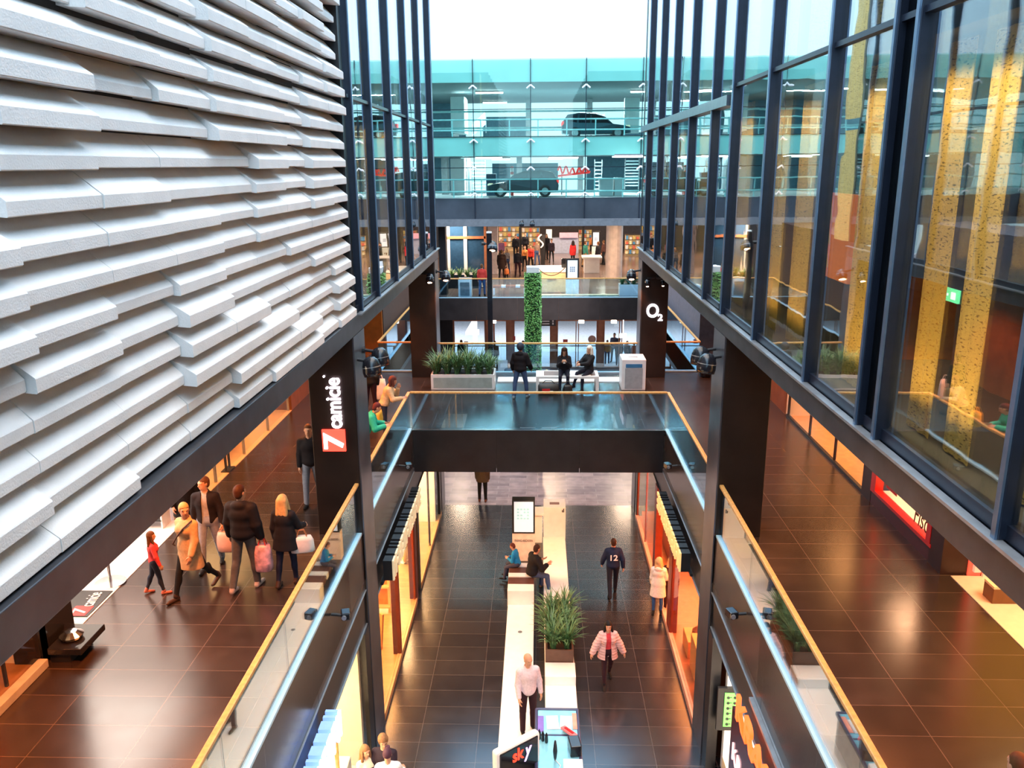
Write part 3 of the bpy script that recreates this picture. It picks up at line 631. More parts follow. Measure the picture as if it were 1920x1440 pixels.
fit_text('lettering', 'camicie', basis((-7.32, 12.05, Z+.034), (-.15, 1, 0), (-1, -.15, 0)), .45, .2, WHITE2, r0, .004)
fit_text('numeral', '7', basis((-7.33, 11.8, Z+.034), (-.15, 1, 0), (-1, -.15, 0)), .2, .22, WHITE2, r0, .004)
r0 = empty('barrier_post', (-7.45, 12.88, Z+.012), 'steel barrier post on a round foot at the left shop entrance', 'post')
MB().lathe([(.26, 0), (.26, .015), (.05, .03)], n=28).build('foot', CHROME, r0); MB().tube((0, 0, .02), (0, 0, 1.0), .03, n=14).build('post_tube', CHROME, r0); MB().lathe([(.045, .98), (.045, 1.05), (.02, 1.07)]).build('post_cap', CHROME, r0)
# shoe shelves at the end of the white floor
r0 = empty('shoe_rack', (-8.7, 15.25, Z+.012), 'shoe display rack with white lit shelves at the end of the white shop floor', 'shelf unit')
MB().bx(-1.2, 1.2, .2, .24, 0, 2.2).build('back_panel', mat('lit_white_back', (.9, .8, .8), .5, em=.5, ec=(1, .75, .75)), r0)
for k, z in enumerate((.16, .62, 1.08, 1.54)): MB().bx(-1.2, 1.2, -.18, .2, z, z+.03).build('shelf_board', BLACK if k == 0 else WHITE2, r0)
for x in (-1.2, 1.18): MB().bx(x, x+.03, -.18, .2, 0, 2.2).build('side_board', WHITE2, r0)
def shoe(loc, rz, c1, c2, label, group):
    r = empty('shoe', loc, label, 'shoe', group, rz)
    pr = [(-.14, .0), (-.14, .03), (.14, .03), (.145, .0)]
    MB().prism(pr, -.045, .045, 'y').build('sole', c2, r)
    MB().prism([(-.135, .03), (-.135, .11), (-.05, .115), (.03, .075), (.10, .055), (.14, .03)], -.04, .04, 'y').build('upper', c1, r, bevel=.012)
    MB().prism([(-.02, .112), (.05, .072), (.05, .08), (-.02, .12)], -.02, .02, 'y').build('laces', WHITE2, r)
shc = [mat('grey_suede', (.2, .18, .18), .8), mat('tan_suede', (.55, .33, .16), .8), mat('black_leather', (.02, .02, .02), .4), mat('red_canvas', (.5, .05, .04), .7), mat('white_leather', (.8, .78, .76), .4)]
for k, z in enumerate((.19, .65, 1.11, 1.57)):
    for i in range(6):
        shoe((-9.7+.36*i+.07*(k % 2), 15.2, Z+.012+z), 0, shc[(i*2+k*3) % 5], WHITE2, '%s shoe on the %s shelf of the left shop rack, %s from the left' % (('grey', 'tan', 'black', 'red', 'white')[(i*2+k*3) % 5], ('lowest', 'second', 'third', 'top')[k], ('first', 'second', 'third', 'fourth', 'fifth', 'sixth')[i]), 'shoes on the rack of the left shop')
# table and posts in the shop behind the red stripe
def table(loc, w, d, h, top, leg, label, cat='table', name='table', cloth=None):
    r = empty(name, loc, label, cat); MB().bx(-w/2, w/2, -d/2, d/2, h-.05, h).build('table_top', top, r, bevel=.01)
    for i in (-1, 1):
        for j in (-1, 1): MB().bx(i*(w/2-.06)-.025, i*(w/2-.06)+.025, j*(d/2-.06)-.025, j*(d/2-.06)+.025, 0, h-.05).build('leg', leg, r)
    if cloth: MB().bx(-w/2+.02, w/2-.02, -d/2+.02, d/2-.02, .3, h-.06).build('skirt_cloth', cloth, r)
    return r
table((-8.35, 19.6, Z+.012), 1.0, 1.4, .8, mat('lit_cream_top', (.95, .8, .5), .4), BROWNW, 'cream topped display table with brown skirt behind the red striped glass', cloth=BROWNW, name='display_table')
tag(MB().bx(-7.42, -7.38, 18.28, 18.34, Z, Z+1.3).bx(-7.42, -7.38, 18.5, 18.56, Z, Z+1.25).bx(-7.5, -7.3, 18.22, 18.62, Z, Z+.03).build('door_handle_stand', BLACK), 'pair of thin black poles on a foot at the red striped glass', 'stand')
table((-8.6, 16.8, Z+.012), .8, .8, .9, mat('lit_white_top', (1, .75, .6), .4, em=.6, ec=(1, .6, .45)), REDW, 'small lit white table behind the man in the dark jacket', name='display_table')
# orange timber block at the far left corner
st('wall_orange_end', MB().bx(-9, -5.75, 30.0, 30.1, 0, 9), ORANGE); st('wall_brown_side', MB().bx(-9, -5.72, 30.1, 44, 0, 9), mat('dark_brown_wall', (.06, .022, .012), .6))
st('wall_right_far', MB().bx(5.9, 9, 30, 44, H1, 9), mat('grey_violet_wall', (.16, .14, .17), .6))
spot('orange_wall_light', (-7.5, 27.2, 8.8), (-6.2, 30, 6.2), 2600, (1, .5, .2), 60)
# right shops
st('wall_shop_rear_right', MB().bx(11, 11.2, 4, 28, Z, 8.98), CREAM)
st('wall_shop_right_1', MB().bx(7.12, 11, 22.9, 23.05, Z, 8.98), WHITE2); st('wall_shop_right_2', MB().bx(7.1, 11, 23.05, 28.3, Z, 8.98), BROWNW)
st('wall_shop_right_3', MB().bx(7.06, 11, 16.65, 17.15, Z, 8.98), mat('black_red_pier', (.03, .012, .012), .4))
st('wall_shop_right_4', MB().bx(7.04, 7.5, 13.42, 13.9, Z, 8.98), mat('black_red_pier', (.03, .012, .012), .4))
st('wall_shop_right_5', MB().bx(7.75, 11, 13.35, 13.5, Z, 8.98), mat('mustard_wall', (.62, .40, .08), .6))
st('wall_shop_right_6', MB().bx(7.5, 11, 13.5, 16.65, 7.5, 8.98).bx(8.5, 8.6, 13.6, 16.65, Z, 7.5), CREAM)
st('floor_shop_right_1', MB().bx(7.14, 11, 17.15, 22.9, Z, Z+.012), mat('amber_shop_floor', (.72, .42, .2), .3)); st('floor_shop_right_2', MB().bx(7.2, 11, 4, 13.36, Z, Z+.012), SHOPF)
st('baseboard_right', MB().bx(7.72, 8.4, 13.3, 13.36, Z, Z+.12), WHITE2)
st('trim_30', MB().bx(7.08, 7.16, 17.15, 22.9, Z, Z+.07), DM2)
shopwin(12, 1, 7.12, 17.2, 22.85, Z+.07, 8.9, 3)
r0 = empty('shop_window_frame', (7.1, 15.2, Z), 'red lacquered shop window with dark base, cream lit inside', 'shop window')
MB().bx(7.06, 7.2, 13.9, 16.62, Z, Z+.29).build('dark_base', mat('dark_red_base', (.07, .006, .006), .3), r0, world=True)
MB().bx(7.03, 7.2, 13.85, 16.62, Z+.29, Z+.36).bx(7.03, 7.2, 13.9, 14.06, Z+.36, 7.5).bx(7.03, 7.2, 16.4, 16.62, Z+.36, 7.5).build('red_frame', REDP, r0, world=True)
MB().bx(7.12, 7.13, 14.06, 16.4, Z+.36, 7.5).build('glass_pane', GLS, r0, world=True)
MB().bx(7.2, 8.5, 13.95, 16.5, Z+.26, Z+.32).build('display_floor', SHOPF, r0, world=True)
MB().bx(7.105, 7.115, 15.55, 16.05, 5.58, 6.0).build('red_notice', REDP, r0, world=True)
fit_text('script_lettering', 'Fisc', basis((7.10, 14.72, 5.42), (0, -1, 0), (0, .0, 1)), .58, .36, mat('brown_script', (.12, .03, .01), .5), r0, .006, shear=.2)
area('red_window_light', (7.9, 15.2, 7.4), .8, 160, (1, .55, .3), 2.2)
tb('lit_red_panel', mat('lit_red_panel', (.8, .06, .04), .4, em=.9, ec=(1, .1, .05)), 7.5, 7.72, 13.38, 13.48, Z, 8.0, 'narrow glowing red panel beside the mustard wall', 'panel')
tb('product_shelf', mat('pink_lit_shelf', (.9, .5, .4), .4, em=.5, ec=(1, .4, .3)), 7.56, 7.68, 13.30, 13.37, Z+.1, 7.6, 'thin pink lit shelf strip on the red panel', 'shelf')
p = at(1888, 1128, z=Z); r0 = empty('wooden_block', (p.x, p.y, Z+.012), 'brown wooden block with lighter top on the cream right shop floor', 'block')
MB().bx(-.3, .3, -.1, .2, 0, .26).build('block_body', BROWNW, r0, bevel=.01); MB().bx(-.3, .3, -.1, .2, .26, .3).build('block_top', CREAM, r0)
tb('leaf_stand', mat('brown_leaf', (.35, .12, .04), .5), 8.3, 8.36, 20.8, 20.9, Z+.012, Z+1.0, 'thin brown display stand in the beige right shop window', 'stand')
# upper level things behind the right facade
tb('orange_display', mat('orange_lit_panel', (.9, .17, .02), .5, em=.9, ec=(1, .22, .03)), 6.0, 6.1, at(1588, 520, X=6).y, at(1532, 520, X=6).y, 9.7, 11.4, 'glowing orange display panel behind the right facade glass', 'display')
oy_ = at(1552, 520, X=6).y
for i in range(3):
    z = 9.9+.48*i
    tag(MB().tube((5.97, oy_, z), (5.95, oy_+.05, z+.36), .014).tube((5.97, oy_+.25, z), (5.95, oy_+.3, z+.36), .014).build('yellow_strap', mat('yellow_strap', (.9, .65, .1), .5, em=.5)), 'pair of thin yellow straps on the orange display, %s' % ('lowest', 'middle', 'highest')[i], 'strap', 'yellow straps on the orange display')
r0 = empty('exit_sign', (7.0, 14.2, 9.7), 'small green lit exit sign behind the right facade glass', 'sign')
MB().bx(-.02, .02, -.28, .28, 0, .22).build('sign_box', mat('exit_green', (.05, .5, .2), .4, em=2.2, ec=(.15, .9, .4)), r0); MB().bx(-.03, -.02, -.2, -.05, .05, .17).bx(-.03, -.02, .05, .2, .09, .13).build('pictogram', mat('exit_white', (.9, 1, .9), .4, em=2.5, ec=(.9, 1, .9)), r0)

# ------------------------------------------------------------------ ground floor shops
def gshop(s, n):
    st('wall_ground_rear_'+n, MB().bx(*sx(s, 7.6, 7.8), 4, 28, 0, 3.9), CREAM if s < 0 else mat('rust_wall', (.45, .10, .03), .6))
    st('ceiling_ground_'+n, MB().bx(*sx(s, 3.5, 7.8), 4, 28, 3.02, 3.2), WHITE2)
    st('wall_ground_end_'+n, MB().bx(*sx(s, 3.45, 7.8), 27.3, 27.6, 0, 3.9), DM2)
gshop(-1, 'left'); gshop(1, 'right')
st('wall_ground_left_1', MB().bx(-7.6, -3.56, 14.35, 14.5, 0, 3.02), CREAM); st('wall_ground_left_2', MB().bx(-7.6, -3.52, 26.3, 26.45, 0, 3.02), WHITE2)
st('wall_ground_right_1', MB().bx(3.72, 7.6, 14.35, 14.5, .12, 3.02), WHITE2)
st('floor_ground_left', MB().bx(-7.6, -3.5, 15.9, 27.3, 0, .14), WOODF); st('floor_ground_left_near', MB().bx(-7.6, -3.5, 4, 14.4, 0, .1), SHOPF)
st('floor_ground_right', MB().bx(3.5, 7.6, 15.9, 27.3, 0, .14), mat('rust_floor', (.5, .15, .05), .35)); st('floor_ground_right_near', MB().bx(3.6, 7.6, 4, 14.4, 0, .1), SHOPF)
for s, n in ((-1, 31), (1, 33)):
    st('trim_%d' % n, MB().bx(*sx(s, 3.41, 3.52), 15.92, 21.1, 0, .16).bx(*sx(s, 3.41, 3.52), 21.9, 27.2, 0, .16), mat('sill_wood', (.5, .28, .12), .4) if s < 0 else mat('pink_sill', (.7, .35, .25), .4))
shopwin(20, -1, 3.46, 15.95, 21.0, .16, 3.03, 2, fm=REDW); shopwin(21, -1, 3.46, 21.95, 26.9, .16, 3.03, 2, fm=DM2)
shopwin(22, -1, 3.46, 9.5, 14.8, .1, 3.03, 2, fm=WOOD)
shopwin(23, 1, 3.46, 15.95, 19.4, .16, 3.03, 1, fm=REDW); shopwin(24, 1, 3.46, 22.7, 26.9, .16, 3.03, 2, fm=REDW)
for k, (s, y0, y1, M_) in enumerate(((-1, 21.05, 21.35, mat('red_brown_post', (.12, .025, .015), .4)), (-1, 21.7, 21.95, DM2), (-1, 26.9, 27.3, DM2), (-1, 14.5, 14.88, DM2), (1, 19.4, 19.85, REDW), (1, 22.3, 22.7, REDW), (1, 26.9, 27.3, DM2), (1, 14.5, 14.88, DM2), (-1, 18.3, 18.42, mat('red_brown_post', (.12, .025, .015), .4)))):
    st('trim_%d' % (40+k), MB().bx(*sx(s, 3.42, 3.62), y0, y1, 0, 3.03), M_)
# left display: wood rack, leaning boards, mannequins
r0 = empty('wooden_rack', (-4.6, 20.35, .14), 'tall pale wood rack in the left ground shop window', 'rack')
for x in (-.55, .5): MB().bx(x, x+.06, -.03, .03, 0, 2.4).build('post', mat('pale_wood', (.8, .5, .26), .5), r0)
for z in (.15, .75, 1.5, 2.34): MB().bx(-.55, .56, -.1, .1, z, z+.05).build('cross_board', mat('pale_wood', (.8, .5, .26), .5), r0)
MB().bx(-.5, .5, .04, .06, .1, 2.3).build('back_panel', mat('orange_panel', (.6, .2, .05), .5), r0)
def mannequin(loc, rz, shirt, label, lean=0):
    r = empty('mannequin', loc, label, 'mannequin', 'mannequins in the ground shop windows', rz)
    sk = mat('mannequin_cream', (.8, .6, .42), .4)
    MB().lathe([(.2, 0), (.2, .015), (.02, .03)], n=18).build('stand_foot', CHROME, r)
    for sg in (-1, 1): MB().tube((sg*.1, 0, .06), (sg*.09, .02, .5), .05, .065).tube((sg*.09, .02, .5), (sg*.1, 0, .92), .07, .09).build('leg', shirt[1], r, smooth=True)
    MB().lathe([(.02, .86), (.16, .9), (.15, 1.05), (.13, 1.15), (.17, 1.32), (.16, 1.42), (.06, 1.48)], n=18).build('torso', shirt[0], r, smooth=True)
    for sg in (-1, 1): MB().tube((sg*.19, 0, 1.4), (sg*.25, -.02, 1.12), .055, .045).tube((sg*.25, -.02, 1.12), (sg*.24, .1, .88), .045, .03).build('arm', shirt[0], r, smooth=True)
    MB().lathe([(.05, 1.45), (.05, 1.53), (.085, 1.58), (.1, 1.66), (.085, 1.75), (.02, 1.79)], n=16).build('head', sk, r, smooth=True)
mannequin((-4.05, 23.3, .14), 1.2, (mat('coral_knit', (.75, .2, .1), .8), mat('white_trousers', (.8, .75, .6), .7)), 'mannequin in coral top and pale trousers in the left ground window')
mannequin((-4.3, 24.4, .14), 1.4, (mat('peach_knit', (.8, .4, .25), .8), mat('brown_trousers', (.25, .1, .05), .7)), 'mannequin in peach top and brown trousers behind the coral one')
mannequin((-4.0, 16.7, .14), 1.0, (mat('rose_dress', (.7, .25, .2), .8), mat('rose_dress', (.7, .25, .2), .8)), 'rose dressed mannequin at the near end of the left wood floor window')
for i, (y, c) in enumerate(((17.9, (.35, .06, .03)), (18.1, (.5, .2, .08)), (17.6, (.75, .55, .3)), (18.5, (.6, .3, .12)))):
    tag(MB().box((-4.25+.1*i, y, .14+.52), (.05, .12, 1.05), .3*i, .12).build('display_board', mat('board_%d' % i, c, .5)), ('dark red', 'brown', 'pale', 'ochre')[i]+' leaning board on the left wood floor', 'board', 'leaning boards in the left window')
table((-4.6, 25.3, .14), .9, .9, .5, mat('pale_wood', (.8, .5, .26), .5), mat('pale_wood', (.8, .5, .26), .5), 'low pale wood display table near the white wall in the left window', name='display_table')
# near left: glossy counter with lamp
tb('shop_counter', mat('cream_gloss_counter', (.9, .78, .55), .15), -5.0, -3.62, 11.9, 13.6, .1, .95, 'cream glossy counter in the near left ground shop window', 'counter', bevel=.02)
r0 = empty('table_lamp', (-4.25, 13.1, .95), 'glowing white table lamp on the cream counter', 'lamp')
MB().lathe([(.1, 0), (.1, .02), (.02, .03)]).build('lamp_foot', CHROME, r0); MB().tube((0, 0, .02), (0, 0, .3), .05).build('lamp_stem', mat('lit_stem', (1, .9, .7), .4, em=3, ec=(1, .85, .6)), r0); MB().lathe([(.14, .28), (.17, .42), (.05, .44)]).build('lamp_shade', mat('lit_shade', (1, .95, .85), .4, em=6, ec=(1, .9, .75)), r0)
# right: green poster and display
a = at(1346, 1287, Y=14.33); c = at(1377, 1366, Y=14.33)
r0 = empty('framed_poster', ((a.x+c.x)/2, 14.33, c.z), 'black framed green poster of small spectacles on the white wall, lower right', 'poster')
MB().bx(a.x, c.x+.1, 14.27, 14.34, c.z, a.z).build('frame', BLACK, r0, world=True)
MB().bx(a.x+.13, c.x, 14.25, 14.28, c.z+.1, a.z-.1).build('print', mat('bright_green_print', (.16, .75, .12), .5, em=.45), r0, world=True)
g = MB()
for i in range(6):
    for j in range(2):
        x = a.x+.2+.13*j; z = c.z+.16+.12*i; g.tube((x, 14.25, z), (x, 14.24, z), .03, n=8); g.bx(x+.03, x+.07, 14.24, 14.25, z, z+.01)
g.build('spectacles_print', BLACK, r0, world=True)
tb('bench_box', CREAM, 3.7, 4.5, 13.8, 14.3, .1, .5, 'cream low box under the white wall at lower right', 'box')
r0 = empty('display_table', (4.45, 24.6, .14), 'bright lit cream table with small products in the right ground shop', 'table')
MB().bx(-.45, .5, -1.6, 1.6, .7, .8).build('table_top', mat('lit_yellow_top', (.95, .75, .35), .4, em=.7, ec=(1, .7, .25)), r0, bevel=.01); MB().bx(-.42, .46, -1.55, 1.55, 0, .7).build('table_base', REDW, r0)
for i in range(9):
    y = 23.3+.33*i; tag(MB().lathe([(.03, 0), (.06, .01), (.05, .06), (.02, .09)], (4.15+.25*(i % 3), y, .94), 10).build('small_product', mat('olive_product', (.25, .22, .05), .5)), 'small dark product on the lit cream table, %s from the near end' % ('first', 'second', 'third', 'fourth', 'fifth', 'sixth', 'seventh', 'eighth', 'ninth')[i], 'product', 'products on the lit table')
for i, (y, z, h) in enumerate(((16.6, .14, .55), (17.6, .14, .9), (18.6, .14, .45))):
    tb('display_plinth', mat('orange_lit_plinth', (.85, .35, .1), .4), 3.7, 4.4, y-.35, y+.35, z, z+h, ('low near', 'tall middle', 'low far')[i]+' orange plinth in the right window beside the column', 'plinth', group='plinths in the right window')
    tag(MB().lathe([(.1, 0), (.15, .05), (.14, .14), (.05, .22), (.02, .24)], (4.0, y, z+h), 14).build('handbag', mat('brown_leather_bag', (.22, .06, .02), .5)), 'small brown bag on the %s orange plinth' % ('low near', 'tall middle', 'low far')[i], 'bag', 'bags on the plinths')

# ------------------------------------------------------------------ benches, bins, planters, screens
def tufts(n, L, rng, spread=.9, w=.016, droop=.9):
    b = MB()
    for i in range(n):
        az = rng.uniform(0, 2*PI); el = rng.uniform(.15, 1.0)**.7*spread; l = L*rng.uniform(.6, 1.0); p = Vector((rng.uniform(-.05, .05), rng.uniform(-.05, .05), 0))
        pts = [p.copy()]; e_ = PI/2-el*.35
        for k in range(4):
            p = p+Vector((math.cos(az)*math.cos(e_), math.sin(az)*math.cos(e_), math.sin(e_)))*(l/4); pts.append(p.copy()); e_ -= el*droop*.52
        sd = Vector((-math.sin(az), math.cos(az), 0))
        ws = (w*.8, w, w, w*.7, .001); vs = []
        for q, ww in zip(pts, ws): vs += [q-sd*ww, q+sd*ww]
        b.add(vs, [(2*k, 2*k+1, 2*k+3, 2*k+2) for k in range(4)])
    return b
def planter(name, loc, w, d, h, label, nt_, L, boxm, panelm, seed, blades=80):
    r = empty(name, loc, label, 'planter'); rng = random.Random(seed)
    MB().bx(-w/2, w/2, -d/2, -d/2+.05, 0, h).bx(-w/2, w/2, d/2-.05, d/2, 0, h).bx(-w/2, -w/2+.05, -d/2+.05, d/2-.05, 0, h).bx(w/2-.05, w/2, -d/2+.05, d/2-.05, 0, h).build('planter_box', boxm, r, bevel=.008)
    if panelm: MB().bx(-w/2+.08, w/2-.08, -d/2-.01, -d/2, .06, h-.1).build('front_panel', panelm, r)
    MB().bx(-w/2+.05, w/2-.05, -d/2+.05, d/2-.05, .02, h-.06).build('soil', SOIL, r)
    for i in range(nt_[0]):
        for j in range(nt_[1]):
            t_ = tufts(blades, L*rng.uniform(.85, 1.1), rng)
            o = t_.build('leafy_plant', LEAF, r); o.location = (-w/2+w*(i+.5)/nt_[0]+rng.uniform(-.03, .03), -d/2+d*(j+.5)/nt_[1], h-.08)
    return r
planter('planter', (-2.42, 26.2, Z), 2.05, .9, .5, 'long white planter with spiky green plants on the bridge, left of the standing man', (6, 2), .95, WHITE, mat('grey_green_panel', (.35, .42, .40), .4), 3, 90)
r0 = empty('bench', (.94, 26.0, Z), 'white bench with dark seat slot on the bridge under the two sitting women', 'bench')
MB().bx(-1.0, 1.0, -.4, .4, .40, .48).build('seat', WHITE, r0, bevel=.01)
for x in (-1.0, .9): MB().bx(x, x+.1, -.4, .4, 0, .40).build('end_panel', WHITE, r0)
MB().bx(-.75, -.2, -.3, .3, .48, .485).bx(.75, .9, -.3, .3, .48, .485).build('seat_inlay', mat('brown_inlay', (.16, .1, .08), .5), r0)
tag(MB().bx(-1.35, 3.4, 26.7, 27.3, Z, Z+.03).build('floor_plinth', WHITE), 'long white floor plinth running behind the bench and bin', 'plinth')
r0 = empty('litter_bin', (3.05, 26.1, Z), 'white cube litter bin with grey door on the bridge, right of the bench', 'bin')
MB().bx(-.38, .38, -.4, .45, 0, 1.0).build('bin_body', WHITE, r0, bevel=.015); MB().bx(-.28, .28, -.415, -.4, .05, .72).build('bin_door', mat('bin_grey', (.35, .38, .4), .4), r0); MB().bx(-.26, .26, -.415, -.4, .74, .86).build('slot_recess', mat('bin_blue_slot', (.05, .2, .4), .3), r0); MB().bx(-.15, .15, -.1, .1, 1.0, 1.004).build('top_inlay', GREY, r0)
tag(MB().lathe([(.17, 0), (.2, .05), (.19, .55), (.12, .64), (.02, .66)], at(1322, 706, z=Z), 18).build('black_bin', BLKG, smooth=True), 'black rounded bin on level one at the right railing corner', 'bin')
# ground: two white plinth strips
tag(MB().bx(-.84, -.11, 6, 20.9, 0, .07).build('floor_plinth', WHITE, bevel=.01), 'left long white plinth strip along the middle of the ground floor', 'plinth')
tag(MB().bx(.17, .90, 6, 25.3, 0, .07).build('floor_plinth', WHITE, bevel=.01), 'right long white plinth strip along the middle of the ground floor', 'plinth')
tag(MB().tube((-.47, 19.5, .07), (-.47, 19.5, .074), .06, n=12).build('floor_socket', GREY), 'small round floor socket in the left white strip', 'socket')
r0 = empty('bench', (-.48, 21.9, 0), 'white and brown block bench on the ground floor under the boy and the man', 'bench')
MB().bx(-.37, .37, -1.0, -.6, 0, .5).build('end_block', WHITE, r0, bevel=.01)
MB().bx(-.37, .37, -.6, 1.0, 0, .36).build('base', DM2, r0)
for i in range(2): MB().bx(-.37, .37, -.6+.62*i, -.2+.62*i, .36, .5).build('seat_pad', mat('brown_leather_pad', (.10, .035, .025), .5), r0, bevel=.02); MB().bx(-.37, .37, -.2+.62*i, .02+.62*i, .36, .52).build('divider', WHITE, r0)
a = at(960, 938, Y=23.7); c = at(1003, 1000, Y=23.7); bt = at(960, 1075, Y=23.7)
r0 = empty('info_display', ((a.x+c.x)/2, 23.85, 0), 'tall info screen showing a map, black framed over a peach cabinet, ground floor', 'screen')
MB().bx(a.x, c.x, 23.7, 24.0, 0, c.z).build('cabinet', mat('peach_cabinet', (.8, .66, .58), .5), r0, world=True)
MB().bx(a.x, c.x, 23.68, 24.0, c.z, a.z).build('screen_frame', BLACK, r0, world=True, bevel=.01)
MB().bx(a.x+.06, c.x-.05, 23.66, 23.685, c.z+.06, a.z-.04).build('screen_face', SCREEN, r0, world=True)
cx_ = (a.x+c.x)/2; cz_ = (a.z+c.z)/2+.12
g = MB()
for i in range(4):
    for j in range(4):
        if (i, j) not in ((1, 2), (2, 1)): g.bx(cx_-.2+.1*i, cx_-.2+.1*i+.07, 23.65, 23.662, cz_-.18+.1*j, cz_-.18+.1*j+.06)
g.build('map_print', mat('map_teal', (.3, .55, .6), .4, em=.4, ec=(.3, .6, .65)), r0, world=True)
fit_text('lettering', 'PASING ARCADEN', basis((cx_-.28, 23.69, c.z-.28), (1, 0, 0), (0, 0, 1)), .56, .075, mat('brown_print', (.3, .18, .12), .5), r0, .006)
a = at(1019, 933, Y=25.9); c = at(1058, 947, Y=25.3); bt = at(1038, 990, Y=25.3)
r0 = empty('litter_bin', (.55, 25.65, 0), 'white cube litter bin with top slot at the end of the right white strip', 'bin')
MB().bx(-.36, .36, -.35, .4, .0, 1.12).build('bin_body', WHITE, r0, bevel=.012); MB().bx(-.16, .16, -.1, .08, 1.12, 1.126).build('slot', mat('bin_slot_brown', (.25, .12, .08), .5), r0); MB().bx(.24, .27, -.36, -.35, .95, 1.03).bx(.28, .31, -.36, -.35, .95, 1.08).build('bin_mark', BLACK, r0)
tag(MB().bx(-.36, .19, 24.9, 25.5, 1.0, 1.06).bx(-.3, .14, 25.0, 25.4, 0, 1.0).build('service_counter', WHITE), 'narrow white counter slab between info screen and litter bin', 'counter')
r0 = planter('planter', (.53, 18.75, .07), .68, 1.9, .55, 'low dark planter with bushy green plants on the right white strip', (2, 5), .85, mat('brown_planter', (.12, .06, .04), .5), None, 9, 95)
tb('plinth_block', WHITE, .17, .90, 17.2, 17.78, .07, .3, 'white block in front of the ground floor planter', 'block')
# kiosk counter
r0 = empty('kiosk_counter', (.38, 13.0, .07), 'kiosk counter with pale blue top and dark rim at the bottom of the picture', 'counter')
MB().bx(-.38, .42, -2.2, 2.0, 0, .93).build('counter_body', mat('kiosk_body', (.5, .6, .68), .3), r0, bevel=.03)
MB().bx(-.38, .42, -2.2, 2.0, .93, .96).build('counter_top', mat('pale_blue_glass_top', (.22, .62, .82), .12, noise=.15, ns=4), r0, bevel=.01)
MB().bx(-.42, .46, 1.95, 2.02, .9, .98).bx(.41, .47, -2.2, 2.0, .9, .98).bx(-.44, -.38, -2.2, 2.0, .9, .98).build('dark_rim', mat('navy_rim', (.04, .05, .12), .3), r0, bevel=.02)
MB().bx(-.36, .4, 1.15, 1.2, .955, .965).bx(-.36, .4, .1, .13, .955, .965).build('top_joint', mat('navy_rim', (.04, .05, .12), .3), r0)
zt = 1.035
def leaf_(x, y, w, d, rz, c, lab): tag(MB().box((x, y, zt+.004), (w, d, .008), rz).build('leaflet', c), lab, 'leaflet', 'leaflets on the kiosk counter')
leaf_(.30, 14.55, .24, .42, .05, WHITE2, 'left white leaflet at the far end of the kiosk counter'); leaf_(.57, 14.55, .24, .42, -.05, WHITE2, 'right white leaflet at the far end of the kiosk counter')
leaf_(.75, 14.6, .09, .5, 0, mat('salmon_print', (.9, .35, .25), .5), 'salmon pink leaflet at the right far corner of the kiosk counter'); leaf_(.06, 14.5, .12, .5, 0, mat('violet_print', (.2, .15, .6), .5), 'violet leaflet at the left far corner of the kiosk counter')
for i in range(3): tag(MB().lathe([(.03, 0), (.035, .02), (.03, .16), (.015, .2), (.01, .22)], (.03+.07*i, 14.05-.05*i, zt), 10).build('dark_bottle', BLKG), ('left', 'middle', 'right')[i]+' dark bottle on the left rim of the kiosk counter', 'bottle', 'dark bottles on the kiosk')
r1 = empty('card_reader', (.66, 13.95, zt), 'black card terminal with red and white card on the kiosk counter', 'terminal')
MB().box((.05, -.25, .12), (.22, .34, .24), .15).build('terminal_body', BLKG, r1, bevel=.02); MB().box((-.04, .2, .1), (.11, .46, .05), .55, -.2).build('card_slider', mat('pink_red_card', (.75, .2, .22), .4), r1, bevel=.01); MB().box((-.04, .2, .13), (.05, .3, .01), .55, -.2).build('card_print', REDP, r1)
r1 = empty('hand_scanner', (.33, 13.45, zt), 'black upright hand scanner with cable on the kiosk counter', 'scanner')
MB().lathe([(.015, 0), (.03, .06), (.045, .2), (.03, .34), (.02, .42), (.01, .44)], n=12).build('scanner_body', BLKG, r1, smooth=True); MB().path([(0, 0, .01), (.1, -.15, .01), (.05, -.35, .01), (.15, -.6, .01)], .008).build('cable', WHITE2, r1)
tb('white_box', WHITE2, .48, .84, 12.6, 13.3, zt, zt+.16, 'white box on the near end of the kiosk counter', 'box')
r0 = empty('logo_board', (-.40, 13.2, .07), 'black board with glowing red logo letters in a thick white rim beside the kiosk', 'sign')
U = Vector((.78, .626, 0)); Nn = Vector((.626, -.78, 0)); o3 = Vector((-.36, 13.22, 0)); rz = math.atan2(.626, .78)
MB().box((0, 0, 1.03), (1.02, .17, 1.12), rz).build('rim', WHITE, r0, bevel=.05)
q = Nn*.075; MB().box((q.x, q.y, 1.05), (.90, .05, 1.0), rz).build('black_face', BLKG, r0, bevel=.03)
MB().box((0, 0, .24), (.5, .14, .48), rz).build('foot', GREY, r0)
o4 = Vector(r0.location)+Nn*.105-U*.16+Vector((0, 0, 1.24))
fit_text('logo_letters', 'sk', basis(o4, U, (0, 0, 1)), .26, .26, mat('glowing_red_logo', (.8, .03, .02), .4, em=1.6, ec=(1, .05, .015), noise=0), r0, .015, off=.02)
fit_text('logo_last_letter', 'y', basis(o4+U*.27+Vector((0, 0, -.1)), U, (0, 0, 1)), .17, .28, mat('violet_logo', (.8, .5, 1), .4, em=2, ec=(.75, .45, 1), noise=0), r0, .015, off=.01, shear=.2)
tb('grey_panel', mat('grey_pink_panel', (.5, .45, .47), .4), -.50, -.06, 12.35, 12.6, .07, 1.15, 'grey panel in front of the glowing logo board at the picture bottom', 'panel')

